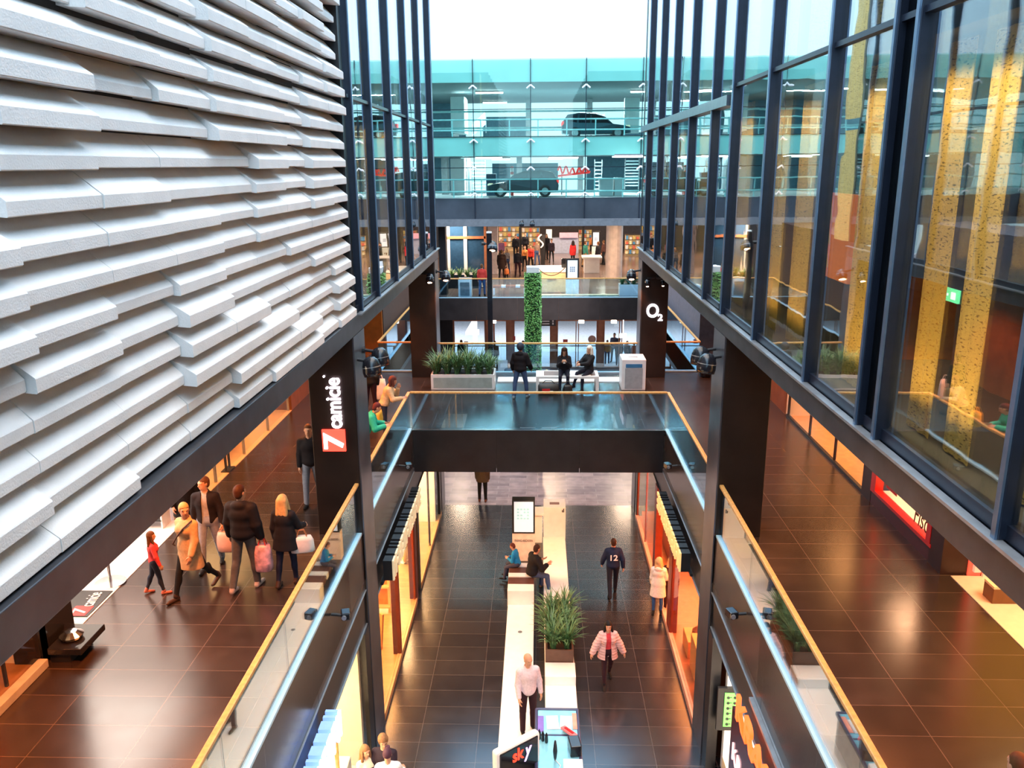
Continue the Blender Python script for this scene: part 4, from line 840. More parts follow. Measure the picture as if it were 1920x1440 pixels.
# ------------------------------------------------------------------ far opening: ivy pillar, mast
p = at(985, 690, Y=34); c = at(1015, 512, Y=34); x0, x1 = p.x+.04, at(1014, 600, Y=34).x-.04
r0 = empty('ivy_pillar', ((x0+x1)/2, 34.3, 0), 'tall square pillar covered in green ivy with a white cap', 'pillar')
w_ = (x1-x0)/2; ztop = c.z
MB().bx(-w_, w_, -.3, .3, 0, ztop).build('pillar_core', mat('dark_green_core', (.02, .06, .02), .9), r0)
MB().bx(-w_*.92, w_*.92, -.28, .28, ztop, ztop+.24).build('cap', WHITE, r0, bevel=.01)
b = MB(); rng = random.Random(21)
for i in range(5200):
    side = rng.choice('fflr')
    z = rng.uniform(.2, ztop)
    if side == 'f': c_ = Vector((rng.uniform(-w_, w_), -.3-rng.uniform(.01, .06), z))
    else: sg = -1 if side == 'l' else 1; c_ = Vector((sg*(w_+rng.uniform(.01, .06)), rng.uniform(-.3, .3), z))
    u = Vector((rng.uniform(-1, 1), rng.uniform(-.6, .6), rng.uniform(-1, 1))).normalized(); v = u.orthogonal().normalized(); s_ = rng.uniform(.03, .055)
    b.add([c_-u*s_, c_+v*s_*.6+Vector((0, -.01, 0)), c_+u*s_, c_-v*s_*.6], [(0, 1, 2, 3)])
b.build('ivy_leaves', LEAF2, r0)
p = at(917, 437, Y=36); r0 = empty('mast', (p.x, 36, 0), 'tall thin black square mast with a white top in the far opening', 'mast')
MB().bx(-.11, .11, -.11, .11, 0, p.z).build('mast_shaft', BLKG, r0); MB().bx(-.11, .11, -.11, .11, p.z, p.z+.06).build('mast_top', WHITE, r0)
# glazed entrance doors under the concourse
DY = 49.2; BRN = mat('door_wood', (.35, .13, .06), .5)
st('wall_entrance_lintel', MB().bx(-14, 14, DY-.1, DY+.15, 2.92, 3.9), BRN)
st('wall_entrance_left', MB().bx(-14, at(850, 640, Y=DY).x, DY-.2, DY+.1, 0, 3.9), DM2)
def px_(x): return at(x, 650, Y=DY).x
for k, (a, c, n) in enumerate(((850, 912, 1), (925, 952, 1), (962, 1034, 2), (1043, 1121, 2), (1130, 1196, 2), (1200, 1260, 1), (700, 760, 1))):
    r = empty('door_%d' % (k+1), ((px_(a)+px_(c))/2, DY, 0), '', ''); del r['label']; del r['category']; r['kind'] = 'structure'
    x0, x1 = px_(a), px_(c)
    MB().bx(x0, x1, DY-.01, DY+.01, .08, 2.9).build('glass_pane', GLS, r, world=True)
    f = MB().bx(x0, x0+.1, DY-.05, DY+.05, 0, 2.92).bx(x1-.1, x1, DY-.05, DY+.05, 0, 2.92).bx(x0, x1, DY-.05, DY+.05, 0, .09).bx(x0, x1, DY-.03, DY+.03, 1.35, 1.40)
    if n == 2: f.bx((x0+x1)/2-.1, (x0+x1)/2-.05, DY-.05, DY+.05, 0, 2.92).bx((x0+x1)/2+.05, (x0+x1)/2+.1, DY-.05, DY+.05, 0, 2.92)
    f.build('door_frame', BRN, r, world=True)
st('trim_60', MB().bx(px_(912), px_(925), DY-.2, DY+.1, 0, 3.0).bx(px_(952), px_(962), DY-.15, DY+.1, 0, 3.0).bx(px_(1034), px_(1043), DY-.15, DY+.1, 0, 3.0).bx(px_(1121), px_(1130), DY-.15, DY+.1, 0, 3.0), BRN)
for k, x in enumerate((925, 1090, 1151)):
    p = at(x, 603, Y=48.6); tag(MB().bx(p.x-.17, p.x+.17, 48.5, 48.65, p.z-.1, p.z+.1).build('ceiling_lamp', mat('cream_lamp', (1, .9, .8), .4, em=2.5, ec=(1, .85, .7), noise=0), bevel=.03), 'cream rounded lamp above the entrance doors, %s of the row' % ('leftmost', 'middle', 'rightmost')[k], 'lamp', 'lamps above the doors')
p = at(1168, 629, Y=47.5); tag(MB().bx(p.x-.2, p.x+.2, 47.4, 47.5, p.z-.13, p.z+.13).tube((p.x, 47.45, p.z+.1), (p.x, 47.45, 3.9), .03).build('hanging_sign', mat('white_lit_sign', (1, 1, 1), .4, em=1.5, noise=0), bevel=.02), 'white lit sign hanging over the group by the doors', 'sign')
a = at(1014, 611, Y=47.5); c = at(1042, 598, Y=47.5)
r0 = empty('direction_sign', ((a.x+c.x)/2, 47.5, a.z), 'black hanging direction sign with white arrows beside the ivy pillar', 'sign')
MB().bx(a.x, c.x, 47.45, 47.55, a.z, c.z).build('sign_board', BLACK, r0, world=True); g = MB()
for z in (.25, .62):
    g.bx(a.x+.08, a.x+.5, 47.44, 47.45, a.z+(c.z-a.z)*z, a.z+(c.z-a.z)*z+.06).bx(c.x-.2, c.x-.12, 47.44, 47.45, a.z+(c.z-a.z)*z-.02, a.z+(c.z-a.z)*z+.09)
g.build('print', WHITE2, r0, world=True)
a = at(875, 690, Y=50.5); c = at(895, 602, Y=50.5)
r0 = empty('numeral_sign', (a.x, 50.5, 0), 'big white figure shaped sign standing outside the left door', 'sign')
fit_text('figure', '4', basis((c.x-.75, 50.5, 1.3), (1, 0, 0), (0, 0, 1)), .85, 1.7, mat('white_lit_figure', (1, 1, 1), .4, em=1.4, noise=0), r0, .1, off=.03); MB().bx(-.12, .12, -.05, .15, 0, 1.4).build('post', WHITE2, r0)
for k, (x, y) in enumerate(((1116, 640), (1018, 634))):
    p = at(x-56+(0 if k else 0), y, Y=DY-.05); tag(MB().bx(p.x-.14, p.x+.14, DY-.1, DY-.06, p.z-.13, p.z+.13).build('door_sticker', mat('red_sticker', (.5, .06, .04), .5)), 'red square notice on the %s door glass' % ('right', 'middle')[k], 'notice')
p = at(1110, 636, Y=DY-.05); tag(MB().tube((p.x, DY-.09, p.z), (p.x, DY-.06, p.z), .24, n=24).build('round_sticker', mat('brown_round', (.5, .32, .26), .6)), 'round brown disc on the door glass', 'notice')
st('wall_street', MB().bx(-30, 30, 76, 77, 0, 3.9), mat('street_facade', (.55, .5, .52), .7))
for i in range(9):
    x = -13+3.1*i; tag(MB().bx(x, x+1.9, 75.8, 76.0, 1.4, 3.2).build('street_window', mat('blue_street_glass', (.06, .12, .3), .2) if i % 3 != 1 else BRN), 'window in the street facade seen through the doors, %s from the left' % ('first', 'second', 'third', 'fourth', 'fifth', 'sixth', 'seventh', 'eighth', 'ninth')[i], 'window', 'windows of the street facade')
a = at(942, 690, Y=47); tag(MB().bx(a.x-.25, a.x+.3, 46.9, 47.1, 0, 1.0).build('info_stand', WHITE), 'white stand on the ground floor before the left doors', 'stand')
p = at(735, 629, Y=40); tag(MB().bx(p.x-.28, p.x+.28, 39.9, 40, p.z-.15, p.z+.15).build('lit_sign', mat('pale_green_sign', (.6, .9, .7), .4, em=1.2, noise=0)), 'pale green lit sign seen under the far left railing', 'sign')

# ------------------------------------------------------------------ upper concourse
def cb(name, x0, x1, y0, y1, Y, d, material, label, cat, floor=True, bevel=.01, group=None):
    a = at(x0, y1, Y=Y); c = at(x1, y0, Y=Y)
    return tag(MB().bx(a.x, c.x, Y, Y+d, Z if floor else a.z, c.z).build(name, material, bevel=bevel), label, cat, group)
st('wall_concourse_back', MB().bx(-16, 16, 73.5, 74, Z, 9), mat('back_shop_wall', (.09, .07, .07), .6))
st('column_marble', MB().lathe([(.52, Z), (.52, 8.9)], (4.78, 52.6, 0), 28), tiles('veined_marble', (.55, .45, .40), (.40, .30, .26), (.62, .55, .5), .35, 3.0, .3))
st('column_white', MB().bx(-3.3, -2.65, 55, 55.6, Z, 8.9), mat('pink_white_plaster', (.75, .66, .66), .6))
st('column_black', MB().bx(at(823, 480, Y=46).x, at(836, 480, Y=46).x, 46, 46.8, Z, 8.9), BLACK)
r0 = empty('window_30', (-4.6, 50, Z), '', ''); del r0['label']; del r0['category']; r0['kind'] = 'structure'
vx = [at(x, 480, Y=50).x for x in (838, 848, 870, 878, 908)]
MB().bx(vx[0], vx[4], 50, 50.03, Z+.2, 8.8).build('glass_pane', mat('blue_dark_glass', (.02, .06, .13), .1), r0, world=True)
f = MB()
for a in (vx[0], vx[2]): f.bx(a, a+.2, 49.92, 50.05, Z, 8.8)
f.bx(vx[0], vx[4], 49.93, 50.05, Z+.6, Z+.75).build('window_frame', WHITE2, r0, world=True); MB().bx(vx[0]-.2, vx[4]+.1, 49.9, 50.05, 7.75, 7.9).bx(vx[4], vx[4]+.15, 49.9, 50.05, Z, 8.8).build('timber_rail', BRN, r0, world=True)
r0 = empty('litter_bin', (at(872, 548, Y=45.3).x, 45.5, Z), 'white framed litter bin behind the railing at the left of the upper concourse', 'bin')
MB().bx(-.36, .36, -.3, .3, 0, .98).build('bin_body', WHITE, r0, bevel=.01); MB().bx(-.26, .26, -.31, -.3, .06, .8).build('bin_door', GREY, r0)
r0 = empty('bench', (at(955, 545, Y=46).x, 46.2, Z), 'brown topped white bench with two white pads on the upper concourse', 'bench')
bw = at(986, 540, Y=46).x-at(925, 540, Y=46).x
MB().bx(-bw/2, bw/2, -.3, .3, .38, .48).build('seat', mat('red_brown_seat', (.4, .12, .06), .4), r0); MB().bx(-bw/2, -bw/2+.1, -.3, .3, 0, .38).build('end_panel', WHITE, r0); MB().bx(bw/2-.1, bw/2, -.3, .3, 0, .38).build('end_panel', WHITE, r0)
for x in (-.45, .35): MB().bx(x, x+.25, -.31, .3, .40, .49).build('white_pad', WHITE, r0)
def desk():
    a = at(1010, 552, Y=46.5); c = at(1062, 492, Y=49.5)
    r = empty('reception_desk', ((a.x+c.x)/2, 48, Z), 'amber lit white reception desk in the middle of the upper concourse', 'desk')
    w = (c.x-a.x)/2
    MB().bx(-w, w, -1.4, 1.4, 0, 1.15).build('desk_body', mat('amber_white_desk', (.85, .62, .35), .4), r, bevel=.05); MB().bx(-w-.05, w+.05, -1.45, 1.45, 1.15, 1.22).build('desk_top', WHITE, r, bevel=.02)
    MB().bx(-w*.4, w*.2, -1.46, -1.4, .75, .85).build('desk_lettering', mat('brown_print', (.3, .18, .12), .5), r)
    for x in (-.5, .1, .5):
        pass
desk()
tag(MB().bx(-.75, 4.4, 45.1, 45.5, Z, Z+.1).build('floor_plinth', mat('amber_plinth', (.85, .7, .45), .4)), 'pale plinth strip along the front of the upper concourse', 'plinth')
area('desk_glow', (.9, 46.0, 6.9), 1.0, 60, (1, .6, .2), 1.0)
def screen2(x0, x1, y0, y1, yb, Y, label):
    a = at(x0, y1, Y=Y); c = at(x1, y0, Y=Y)
    r = empty('info_display', ((a.x+c.x)/2, Y, Z), label, 'screen')
    MB().bx(a.x, c.x, Y, Y+.25, a.z, c.z).build('screen_frame', BLACK, r, world=True); MB().bx(a.x, c.x, Y, Y+.25, Z, a.z).build('cabinet', mat('pale_teal_cabinet', (.75, .85, .83), .5), r, world=True)
    d = (c.x-a.x)*.12; MB().bx(a.x+d, c.x-d, Y-.02, Y, a.z+d, c.z-d).build('screen_face', SCREEN, r, world=True)
    mx = (a.x+c.x)/2; mz = (a.z+c.z)/2; e = (c.x-a.x)*.2; g = MB()
    for i in range(3):
        for j in range(3): g.bx(mx-e+e*.7*i, mx-e+e*.7*i+e*.5, Y-.03, Y-.02, mz-e+e*.7*j, mz-e+e*.7*j+e*.5)
    g.build('map_print', mat('map_grey', (.25, .3, .4), .4), r, world=True)
screen2(1061, 1086, 485, 524, 552, 45.6, 'info screen with black frame over pale cabinet at the front of the upper concourse')
screen2(1110, 1125, 434, 462, 500, 60, 'smaller info screen further back, left of the marble column')
planter('planter', (at(1184, 548, Y=45.5).x, 45.7, Z), 1.35, .7, .62, 'white planter with low green plants at the right of the upper concourse', (4, 1), .7, WHITE, None, 31, 60)
planter('planter', (-4.6, 48.8, Z), 2.2, .7, .6, 'planter with dark green bushes below the blue vestibule window', (5, 1), .9, BLACK, None, 33, 60)
r0 = empty('high_table', (at(1109, 500, Y=56).x, 56, Z), 'bright white high table with people around it near the marble column', 'table')
MB().bx(-.65, .65, -.8, .8, .95, 1.05).build('table_top', WHITE, r0); MB().bx(-.5, .5, -.6, .6, 0, .95).build('base_block', WHITE, r0)
p = at(1018, 452, Y=58); r0 = empty('banner', (p.x, 58, Z), 'narrow black banner with a white scroll mark in the upper concourse', 'banner')
a = at(1014, 466, Y=58); c = at(1022, 440, Y=58); MB().bx(a.x, c.x, 58, 58.1, Z, c.z).build('banner_cloth', BLACK, r0, world=True)
g = MB(); g.path([(p.x-.15+.16*math.sin(t*.55), 57.95, p.z-.45+.075*t) for t in range(13)], .06, 6); g.build('scroll_mark', WHITE2, r0, world=True)
COLS = [(.5, .35, .1), (.55, .1, .06), (.75, .6, .35), (.06, .2, .35), (.6, .55, .5)]
def shelves(x0, x1, y0, y1, Y, label):
    a = at(x0, y1, Y=Y); c = at(x1, y0, Y=Y); r = empty('shop_shelf', ((a.x+c.x)/2, Y, Z), label, 'shelf unit'); rng = random.Random(x0)
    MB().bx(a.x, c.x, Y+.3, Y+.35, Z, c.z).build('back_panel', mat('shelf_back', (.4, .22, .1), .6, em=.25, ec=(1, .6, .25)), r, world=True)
    nrow = 4
    for k in range(nrow+1):
        z = a.z+(c.z-a.z)*k/nrow; MB().bx(a.x, c.x, Y, Y+.3, z-.03, z).build('shelf_board', DM2, r, world=True)
    return r, a, c
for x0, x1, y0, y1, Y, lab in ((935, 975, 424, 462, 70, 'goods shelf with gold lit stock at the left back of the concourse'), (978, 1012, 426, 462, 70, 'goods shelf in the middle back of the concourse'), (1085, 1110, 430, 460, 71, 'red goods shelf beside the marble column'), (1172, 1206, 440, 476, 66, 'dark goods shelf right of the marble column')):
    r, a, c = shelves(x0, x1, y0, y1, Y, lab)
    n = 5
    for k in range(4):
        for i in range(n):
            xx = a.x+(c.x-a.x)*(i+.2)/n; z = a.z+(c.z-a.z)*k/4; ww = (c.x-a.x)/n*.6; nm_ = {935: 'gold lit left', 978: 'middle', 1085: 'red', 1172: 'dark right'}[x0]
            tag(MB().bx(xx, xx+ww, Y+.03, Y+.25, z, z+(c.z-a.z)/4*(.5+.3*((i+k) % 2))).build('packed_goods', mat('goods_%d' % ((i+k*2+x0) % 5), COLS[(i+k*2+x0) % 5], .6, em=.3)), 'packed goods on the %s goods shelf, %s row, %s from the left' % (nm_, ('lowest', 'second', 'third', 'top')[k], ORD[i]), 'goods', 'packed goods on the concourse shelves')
cb('bar_counter', 1030, 1085, 446, 462, 68, .8, mat('blue_white_bar', (.35, .4, .55), .4), 'blue and white bar counter at the back of the concourse', 'counter')
cb('bar_sign', 1049, 1084, 436, 446, 67.8, .1, mat('pink_lit_board', (.6, .3, .35), .5, em=.6), 'pink menu board framed in white over the bar counter', 'sign', floor=False)
cb('menu_panel', 1024, 1035, 430, 447, 67.8, .1, WHITE2, 'white menu panel left of the pink menu board', 'panel', floor=False)
cb('black_post', 973, 978, 426, 450, 66, .2, BLACK, 'left black post before the back shops', 'post'); cb('black_post', 1091, 1096, 425, 478, 62, .2, BLACK, 'right black post before the back shops', 'post')
g = MB(); a = at(1012, 498, Y=46.6); c = at(1062, 494, Y=46.6); g.path([(a.x-.1+(c.x-a.x)*t/8, 46.3, a.z-.1-.42*(1-((t-4)/4)**2)) for t in range(9)], .03, 6)
tag(g.build('barrier_rope', mat('dark_rope', (.12, .06, .05), .8)), 'dark rope hanging in front of the reception desk', 'rope')
for k, x in enumerate((1011, 1063)):
    p = at(x, 530, Y=46.3); tag(MB().lathe([(.16, Z), (.16, Z+.02), (.03, Z+.03), (.03, Z+1.0), (.05, Z+1.02)], (p.x, 46.3, 0), 14).build('barrier_post', CHROME), '%s steel post of the rope barrier at the reception desk' % ('left', 'right')[k], 'post', 'rope barrier posts')
p = at(1058, 478, Y=48.4); tag(MB().bx(p.x-.16, p.x+.16, 48.2, 48.6, Z+1.22, Z+1.72).build('coffee_machine', BLKG, bevel=.03), 'black coffee machine on the reception desk', 'machine')
# ------------------------------------------------------------------ people: one smooth body surface each, clothes and hair as children
class Field:
    def __init__(s, lo, hi, h):
        s.lo = np.array(lo, np.float32); s.h = h; s.n = np.ceil((np.array(hi)-s.lo)/h).astype(int)+1
        s.D = np.full(s.n, .5, np.float32); s.L = np.zeros(s.n, np.int8); s.ax = [s.lo[i]+h*np.arange(s.n[i], dtype=np.float32) for i in range(3)]
    def sub(s, lo, hi):
        a = np.clip(np.floor((np.array(lo)-s.lo)/s.h).astype(int), 0, s.n-1); b = np.clip(np.ceil((np.array(hi)-s.lo)/s.h).astype(int)+1, 1, s.n)
        sl = tuple(slice(a[i], max(b[i], a[i]+1)) for i in range(3))
        return sl, np.meshgrid(*[s.ax[i][sl[i]] for i in range(3)], indexing='ij', sparse=True)
    def put(s, sl, d, lab, k):
        D = s.D[sl]; m_ = d < D; s.L[sl] = np.where(m_, lab, s.L[sl])
        hh = np.clip(.5+.5*(D-d)/k, 0, 1); s.D[sl] = D+(d-D)*hh-k*hh*(1-hh)
    def cone(s, p, q, r1, r2, lab=0, k=.02, ys=1.0):
        p = np.array(p, float); q = np.array(q, float); R_ = max(r1, r2)/min(ys, 1)+2*k+.02
        sl, (X, Y, Zz) = s.sub(np.minimum(p, q)-R_, np.maximum(p, q)+R_)
        d = q-p; dd = max(float(d@d), 1e-9)
        t = np.clip(((X-p[0])*d[0]+(Y-p[1])*d[1]+(Zz-p[2])*d[2])/dd, 0, 1)
        dist = np.sqrt((X-p[0]-t*d[0])**2+((Y-p[1]-t*d[1])/ys)**2+(Zz-p[2]-t*d[2])**2)-(r1+(r2-r1)*t)
        s.put(sl, (dist*min(ys, 1)).astype(np.float32), lab, k)
    def ell(s, c, r, lab=0, k=.02, M=None):
        c = np.array(c, float); r = np.array(r, float); R_ = r.max()+2*k+.02
        sl, (X, Y, Zz) = s.sub(c-R_, c+R_)
        P = [X-c[0], Y-c[1], Zz-c[2]]
        if M is not None: P = [P[0]*M[0][i]+P[1]*M[1][i]+P[2]*M[2][i] for i in range(3)]
        q = np.sqrt((P[0]/r[0])**2+(P[1]/r[1])**2+(P[2]/r[2])**2)
        s.put(sl, ((q-1)*r.min()).astype(np.float32), lab, k)
    def mesh(s):
        D = s.D; S_ = D < 0; n = s.n
        cs = [(i, j, k) for i in (0, 1) for j in (0, 1) for k in (0, 1)]
        acc = np.zeros((*(n-1), 3), np.float32); cnt = np.zeros(tuple(n-1), np.float32)
        def sh(A, c): return A[c[0]:A.shape[0]-1+c[0], c[1]:A.shape[1]-1+c[1], c[2]:A.shape[2]-1+c[2]]
        for a in cs:
            for ax in range(3):
                if a[ax] == 0:
                    b = list(a); b[ax] = 1
                    da = sh(D, a); db = sh(D, b); m_ = (da < 0) != (db < 0)
                    t = np.where(m_, da/np.where(m_, da-db, 1), 0)
                    for i in range(3): acc[..., i] += np.where(m_, a[i]+(t if i == ax else 0), 0)
                    cnt += m_
        act = cnt > 0; idx = -np.ones(act.shape, np.int64); ii = np.argwhere(act); idx[act] = np.arange(len(ii))
        V = s.lo+(ii+acc[act]/cnt[act][:, None])*s.h
        lab = s.L[ii[:, 0], ii[:, 1], ii[:, 2]]
        Fs = []
        for ax in range(3):
            o1, o2 = [(1, 2), (2, 0), (0, 1)][ax]
            b = [slice(1, -1)]*3; b[ax] = slice(0, -1); A = S_[tuple(b)]; c = [slice(1, -1)]*3; c[ax] = slice(1, None); B = S_[tuple(c)]
            e = np.argwhere(A != B); 
            if not len(e): continue
            g = e+1; g[:, ax] -= 1
            def cell(d1, d2):
                q = g.copy(); q[:, o1] -= d1; q[:, o2] -= d2; return idx[q[:, 0], q[:, 1], q[:, 2]]
            f = np.stack([cell(1, 1), cell(0, 1), cell(0, 0), cell(1, 0)], 1)
            ins = A[tuple(e.T)]; f[~ins] = f[~ins][:, ::-1]; Fs.append(f)
        F_ = np.concatenate(Fs) if Fs else np.zeros((0, 4), int)
        F_ = F_[(F_ >= 0).all(1)]
        return V, F_, lab
def np_mesh(name, V, F_, labs, mats):
    me = bpy.data.meshes.new(name); me.vertices.add(len(V)); me.vertices.foreach_set('co', V.astype(np.float32).ravel())
    me.loops.add(F_.size); me.loops.foreach_set('vertex_index', F_.astype(np.int32).ravel()); me.polygons.add(len(F_))
    me.polygons.foreach_set('loop_start', np.arange(0, F_.size, 4, dtype=np.int32)); me.polygons.foreach_set('loop_total', np.full(len(F_), 4, np.int32))
    for k in mats: me.materials.append(k)
    me.polygons.foreach_set('material_index', labs.astype(np.int32)); me.polygons.foreach_set('use_smooth', np.ones(len(F_), bool))
    me.update(calc_edges=True); me.validate(); return me
def hand_template(curl, h=.006):
    f = Field((-.04, -.09, -.07), (.2, .05, .1), h)
    zs = (-.030, -.010, .011, .031); Ls = (.052, .066, .072, .062)
    for z in zs: f.cone((0, 0, z*.55), (.082, 0, z), .016, .0125, 0, .02)
    f.ell((.04, 0, 0), (.05, .016, .036), 0, .02)
    for z, l in zip(zs, Ls):
        p = np.array([.082, 0, z]); a = curl*.7
        for j, fr in enumerate((.45, .32, .26)):
            q = p+np.array([math.cos(a), -math.sin(a), 0])*l*fr*1.15; f.cone(p, q, .0098-.0008*j, .009-.0008*j, 0, .003); p = q; a += curl
    p = np.array([.02, -.004, .03]); q = np.array([.055, -.018, .056]); r_ = np.array([.085, -.03-.012*curl, .058]); f.cone(p, q, .014, .0115, 0, .008); f.cone(q, r_, .011, .009, 0, .004)
    f.cone((-.03, 0, 0), (.01, 0, 0), .024, .024, 0, .02)
    return f.mesh()
HANDS = {(g, q): hand_template(c, hh) for g, c in (('open', .30), ('grip', 1.15)) for q, hh in ((0, .006), (1, .010))}
def V3(*a): return np.array(a, float)
def nrm(v): return v/np.linalg.norm(v)
PM = {}
def cm(name, c, rough=.75):
    return mat('cloth_'+name, c, rough, noise=.12, ns=25, spec=.2)
SKIN = mat('skin', (.62, .33, .21), .55, noise=.06); EYE = mat('dark_eye', (.03, .02, .02), .3); LIP = mat('lip', (.52, .22, .16), .5)
def person(label, loc, f=(0, -1), height=1.75, top=('grey', (.3, .3, .3)), pants=('black', (.015, .015, .02)), shoes=('dark', (.03, .025, .025)), hair=('brown', (.09, .04, .02), 'short'),
           coat=None, female=False, legs=(.0, .0, .0, .0), spread=.04, arms=((.05, .12, .15), (.05, .12, .15)), ik=(None, None), lean=0, head=(0, 0), hold=('open', 'open'), h=.012, short=False, group=None, skin=SKIN, seat=None, dz=0, skirt=False):
    s = height/1.75; dr = .7 if h > .016 else 1
    up = V3(0, math.sin(lean), math.cos(lean)); fw = V3(0, math.cos(lean), -math.sin(lean)); rt = V3(1, 0, 0)
    sw = .155 if female else .176; hw = .092
    # legs first: pelvis height so that the lowest sole is on the ground
    J = {}
    P0 = V3(0, 0, 0); low = 9
    for k, sg in ((0, 1), (1, -1)):
        a, b = legs[2*k], legs[2*k+1]
        hip = P0+V3(sg*hw, 0, -.01); th = V3(sg*math.sin(spread), math.sin(a), -math.cos(a)); kn = hip+nrm(th)*.43
        c = a-b; shn = V3(sg*math.sin(spread)*.3, math.sin(c), -math.cos(c)); an = kn+nrm(shn)*.42
        pitch = min(max(-c-.2, 0), 1.1) if c < -.2 else (max(0, c-.25)*-.6 if b < 1 else 0)
        fd = V3(sg*.12, math.cos(pitch), -math.sin(pitch)); heel = an+V3(0, -.035, -.045); toe = an+nrm(fd)*.15+V3(0, 0, -.05)
        J[k] = (hip, kn, an, heel, toe); low = min(low, heel[2]-.036, toe[2]-.03)
    if seat is not None: low = -(seat/s+.115)
    P0[2] = -low
    for k in J: J[k] = tuple(p+V3(0, 0, -low) for p in J[k])
    lo = V3(-.75, -.75, -.03); hi = V3(.75, .95, P0[2]+1.0)
    A = {}
    sh0 = P0+up*.455
    for k, sg in ((0, 1), (1, -1)):
        S0 = sh0+rt*sg*sw
        if ik[k] is not None:
            T = V3(*ik[k])/s if True else None; T = V3(*ik[k]); d = T-S0; L_ = min(np.linalg.norm(d), .525); dn = nrm(d); T = S0+dn*L_
            ca = (.28**2+L_**2-.25**2)/(2*.28*L_); ca = min(1, max(-1, ca)); pole = V3(sg*.6, -.5, -.8); pole = nrm(pole-dn*(pole@dn))
            E = S0+dn*.28*ca+pole*.28*math.sqrt(max(0, 1-ca*ca)); Wp = T
        else:
            a, o, e = arms[k][:3]; o2 = arms[k][3] if len(arms[k]) > 3 else o*.3
            a += 0
            E = S0+V3(sg*math.sin(o), math.sin(a)*math.cos(o), -math.cos(a)*math.cos(o))*.28
            Wp = E+V3(sg*math.sin(o2), math.sin(a+e)*math.cos(o2), -math.cos(a+e)*math.cos(o2))*.25
        A[k] = (S0, E, Wp)
    ps = list(J[0])+list(J[1])+list(A[0])+list(A[1])+[P0+up*.95+fw*.1]
    mn = np.min(ps, 0)-.2; mxx = np.max(ps, 0)+.2; mn[2] = -.03; mxx[2] = max(mxx[2], P0[2]+up[2]*.85+.1); mn[0] = min(mn[0], -.3); mxx[0] = max(mxx[0], .3); mn[1] = min(mn[1], -.25); mxx[1] = max(mxx[1], .3)
    F = Field(mn, mxx, h)
    # labels: 0 skin 1 top 2 pants 3 shoes 4 eye 5 lip
    for k in (0, 1):
        hip, kn, an, heel, toe = J[k]; w = 1.08 if female else 1
        lw = 0 if female else .011
        F.cone(hip+V3(0, 0, .02), kn, .092*w+lw*.6, .058+lw, 2, .025); F.cone(kn, an, .056+lw, .041+lw*1.2, 2, .015)
        cf = kn+(an-kn)*.3; F.ell(cf+V3(0, -.018, 0), (.05, .055, .11), 2, .03)
        F.cone(an+V3(0, 0, .02), heel, .044, .040, 3, .015); F.cone(heel, toe, .04, .034, 3, .015); F.cone(heel+V3(0, .03, -.01), toe+V3(0, .03, -.004), .032, .028, 3, .012)
    hx = .178 if female else .165
    F.ell(P0+up*.02, (hx, .118, .125), 2, .05)
    F.ell(P0+up*.17, ((.135 if female else .148), .105, .15), 1, .05); F.ell(P0+up*.36+fw*.005, ((.158 if female else .178), .118, .18), 1, .05)
    if female: 
        for sg in (-1, 1): F.ell(P0+up*.36+rt*sg*.075+fw*.095, (.06, .05, .06), 1, .04)
    F.cone(sh0+rt*sw*.85, sh0-rt*sw*.85, .05, .05, 1, .04); F.cone(P0+up*.50+rt*.05, sh0+rt*sw*.9, .048, .045, 1, .03); F.cone(P0+up*.50-rt*.05, sh0-rt*sw*.9, .048, .045, 1, .03); nb = P0+up*.52; hc = P0+up*.70+fw*.015
    F.cone(nb-up*.02, hc-up*.03, .056, .05, 0, .03)
    for k in (0, 1):
        S0, E, Wp = A[k]; F.cone(S0, E, .049, .040, 1, .03); F.cone(E, Wp, .041, .027, 0 if short else 1, .012)
    hy, hp = head; Mh = np.array(Matrix.Rotation(hy, 3, 'Z') @ Matrix.Rotation(-hp-lean*.5, 3, 'X'))
    def HP(x, y, z): return hc+Mh @ V3(x, y, z)
    MT = Mh
    F.ell(HP(0, -.012, .03), (.077, .096, .098), 0, .02, MT); F.ell(HP(0, .02, -.045), (.060, .072, .078), 0, .03, MT)
    F.cone(HP(0, .09, .012), HP(0, .105, -.022), .010, .016, 0, .012); F.ell(HP(0, .075, .03), (.055, .02, .014), 0, .015, MT)
    for sg in (-1, 1):
        F.ell(HP(sg*.077, -.005, .0), (.012, .02, .032), 0, .008, MT); F.ell(HP(sg*.031, .083, .012), (.014, .010, .008), 4, .002, MT)
    F.ell(HP(0, .083, -.062), (.024, .011, .009), 5, .004, MT)
    V, Q, lab = F.mesh(); fl = lab[Q[:, 0]]
    parts = [(V, Q, fl)]; off = len(V)
    for k, sg in ((0, 1), (1, -1)):
        S0, E, Wp = A[k]; d = nrm(Wp-E); th = fw if abs(d@fw) < .85 else nrm(up*1.0+rt*-sg*.6); z = nrm(th-d*(th@d)); y = np.cross(z, d)
        mir = sg > 0
        if mir: y = -y
        Vh, Fh, _ = HANDS[(hold[k], 0 if h < .016 else 1)]
        P = Wp+Vh[:, :1]*d+Vh[:, 1:2]*y+Vh[:, 2:3]*z
        parts.append((P, (Fh[:, ::-1] if mir else Fh)+off, np.zeros(len(Fh), int))); off += len(P)
    Vv = np.concatenate([p[0] for p in parts])*s; Ff = np.concatenate([p[1] for p in parts]); Ll = np.concatenate([p[2] for p in parts])
    me = np_mesh('person', Vv, Ff, Ll, [skin, cm(*top), cm(*pants), cm(*shoes, .4), EYE, LIP])
    o = bpy.data.objects.new('person', me); COL.objects.link(o); rz = math.atan2(-f[0], f[1]); o.location = (loc[0], loc[1], loc[2]+dz); o.rotation_euler.z = rz
    tag(o, label, 'person', group)
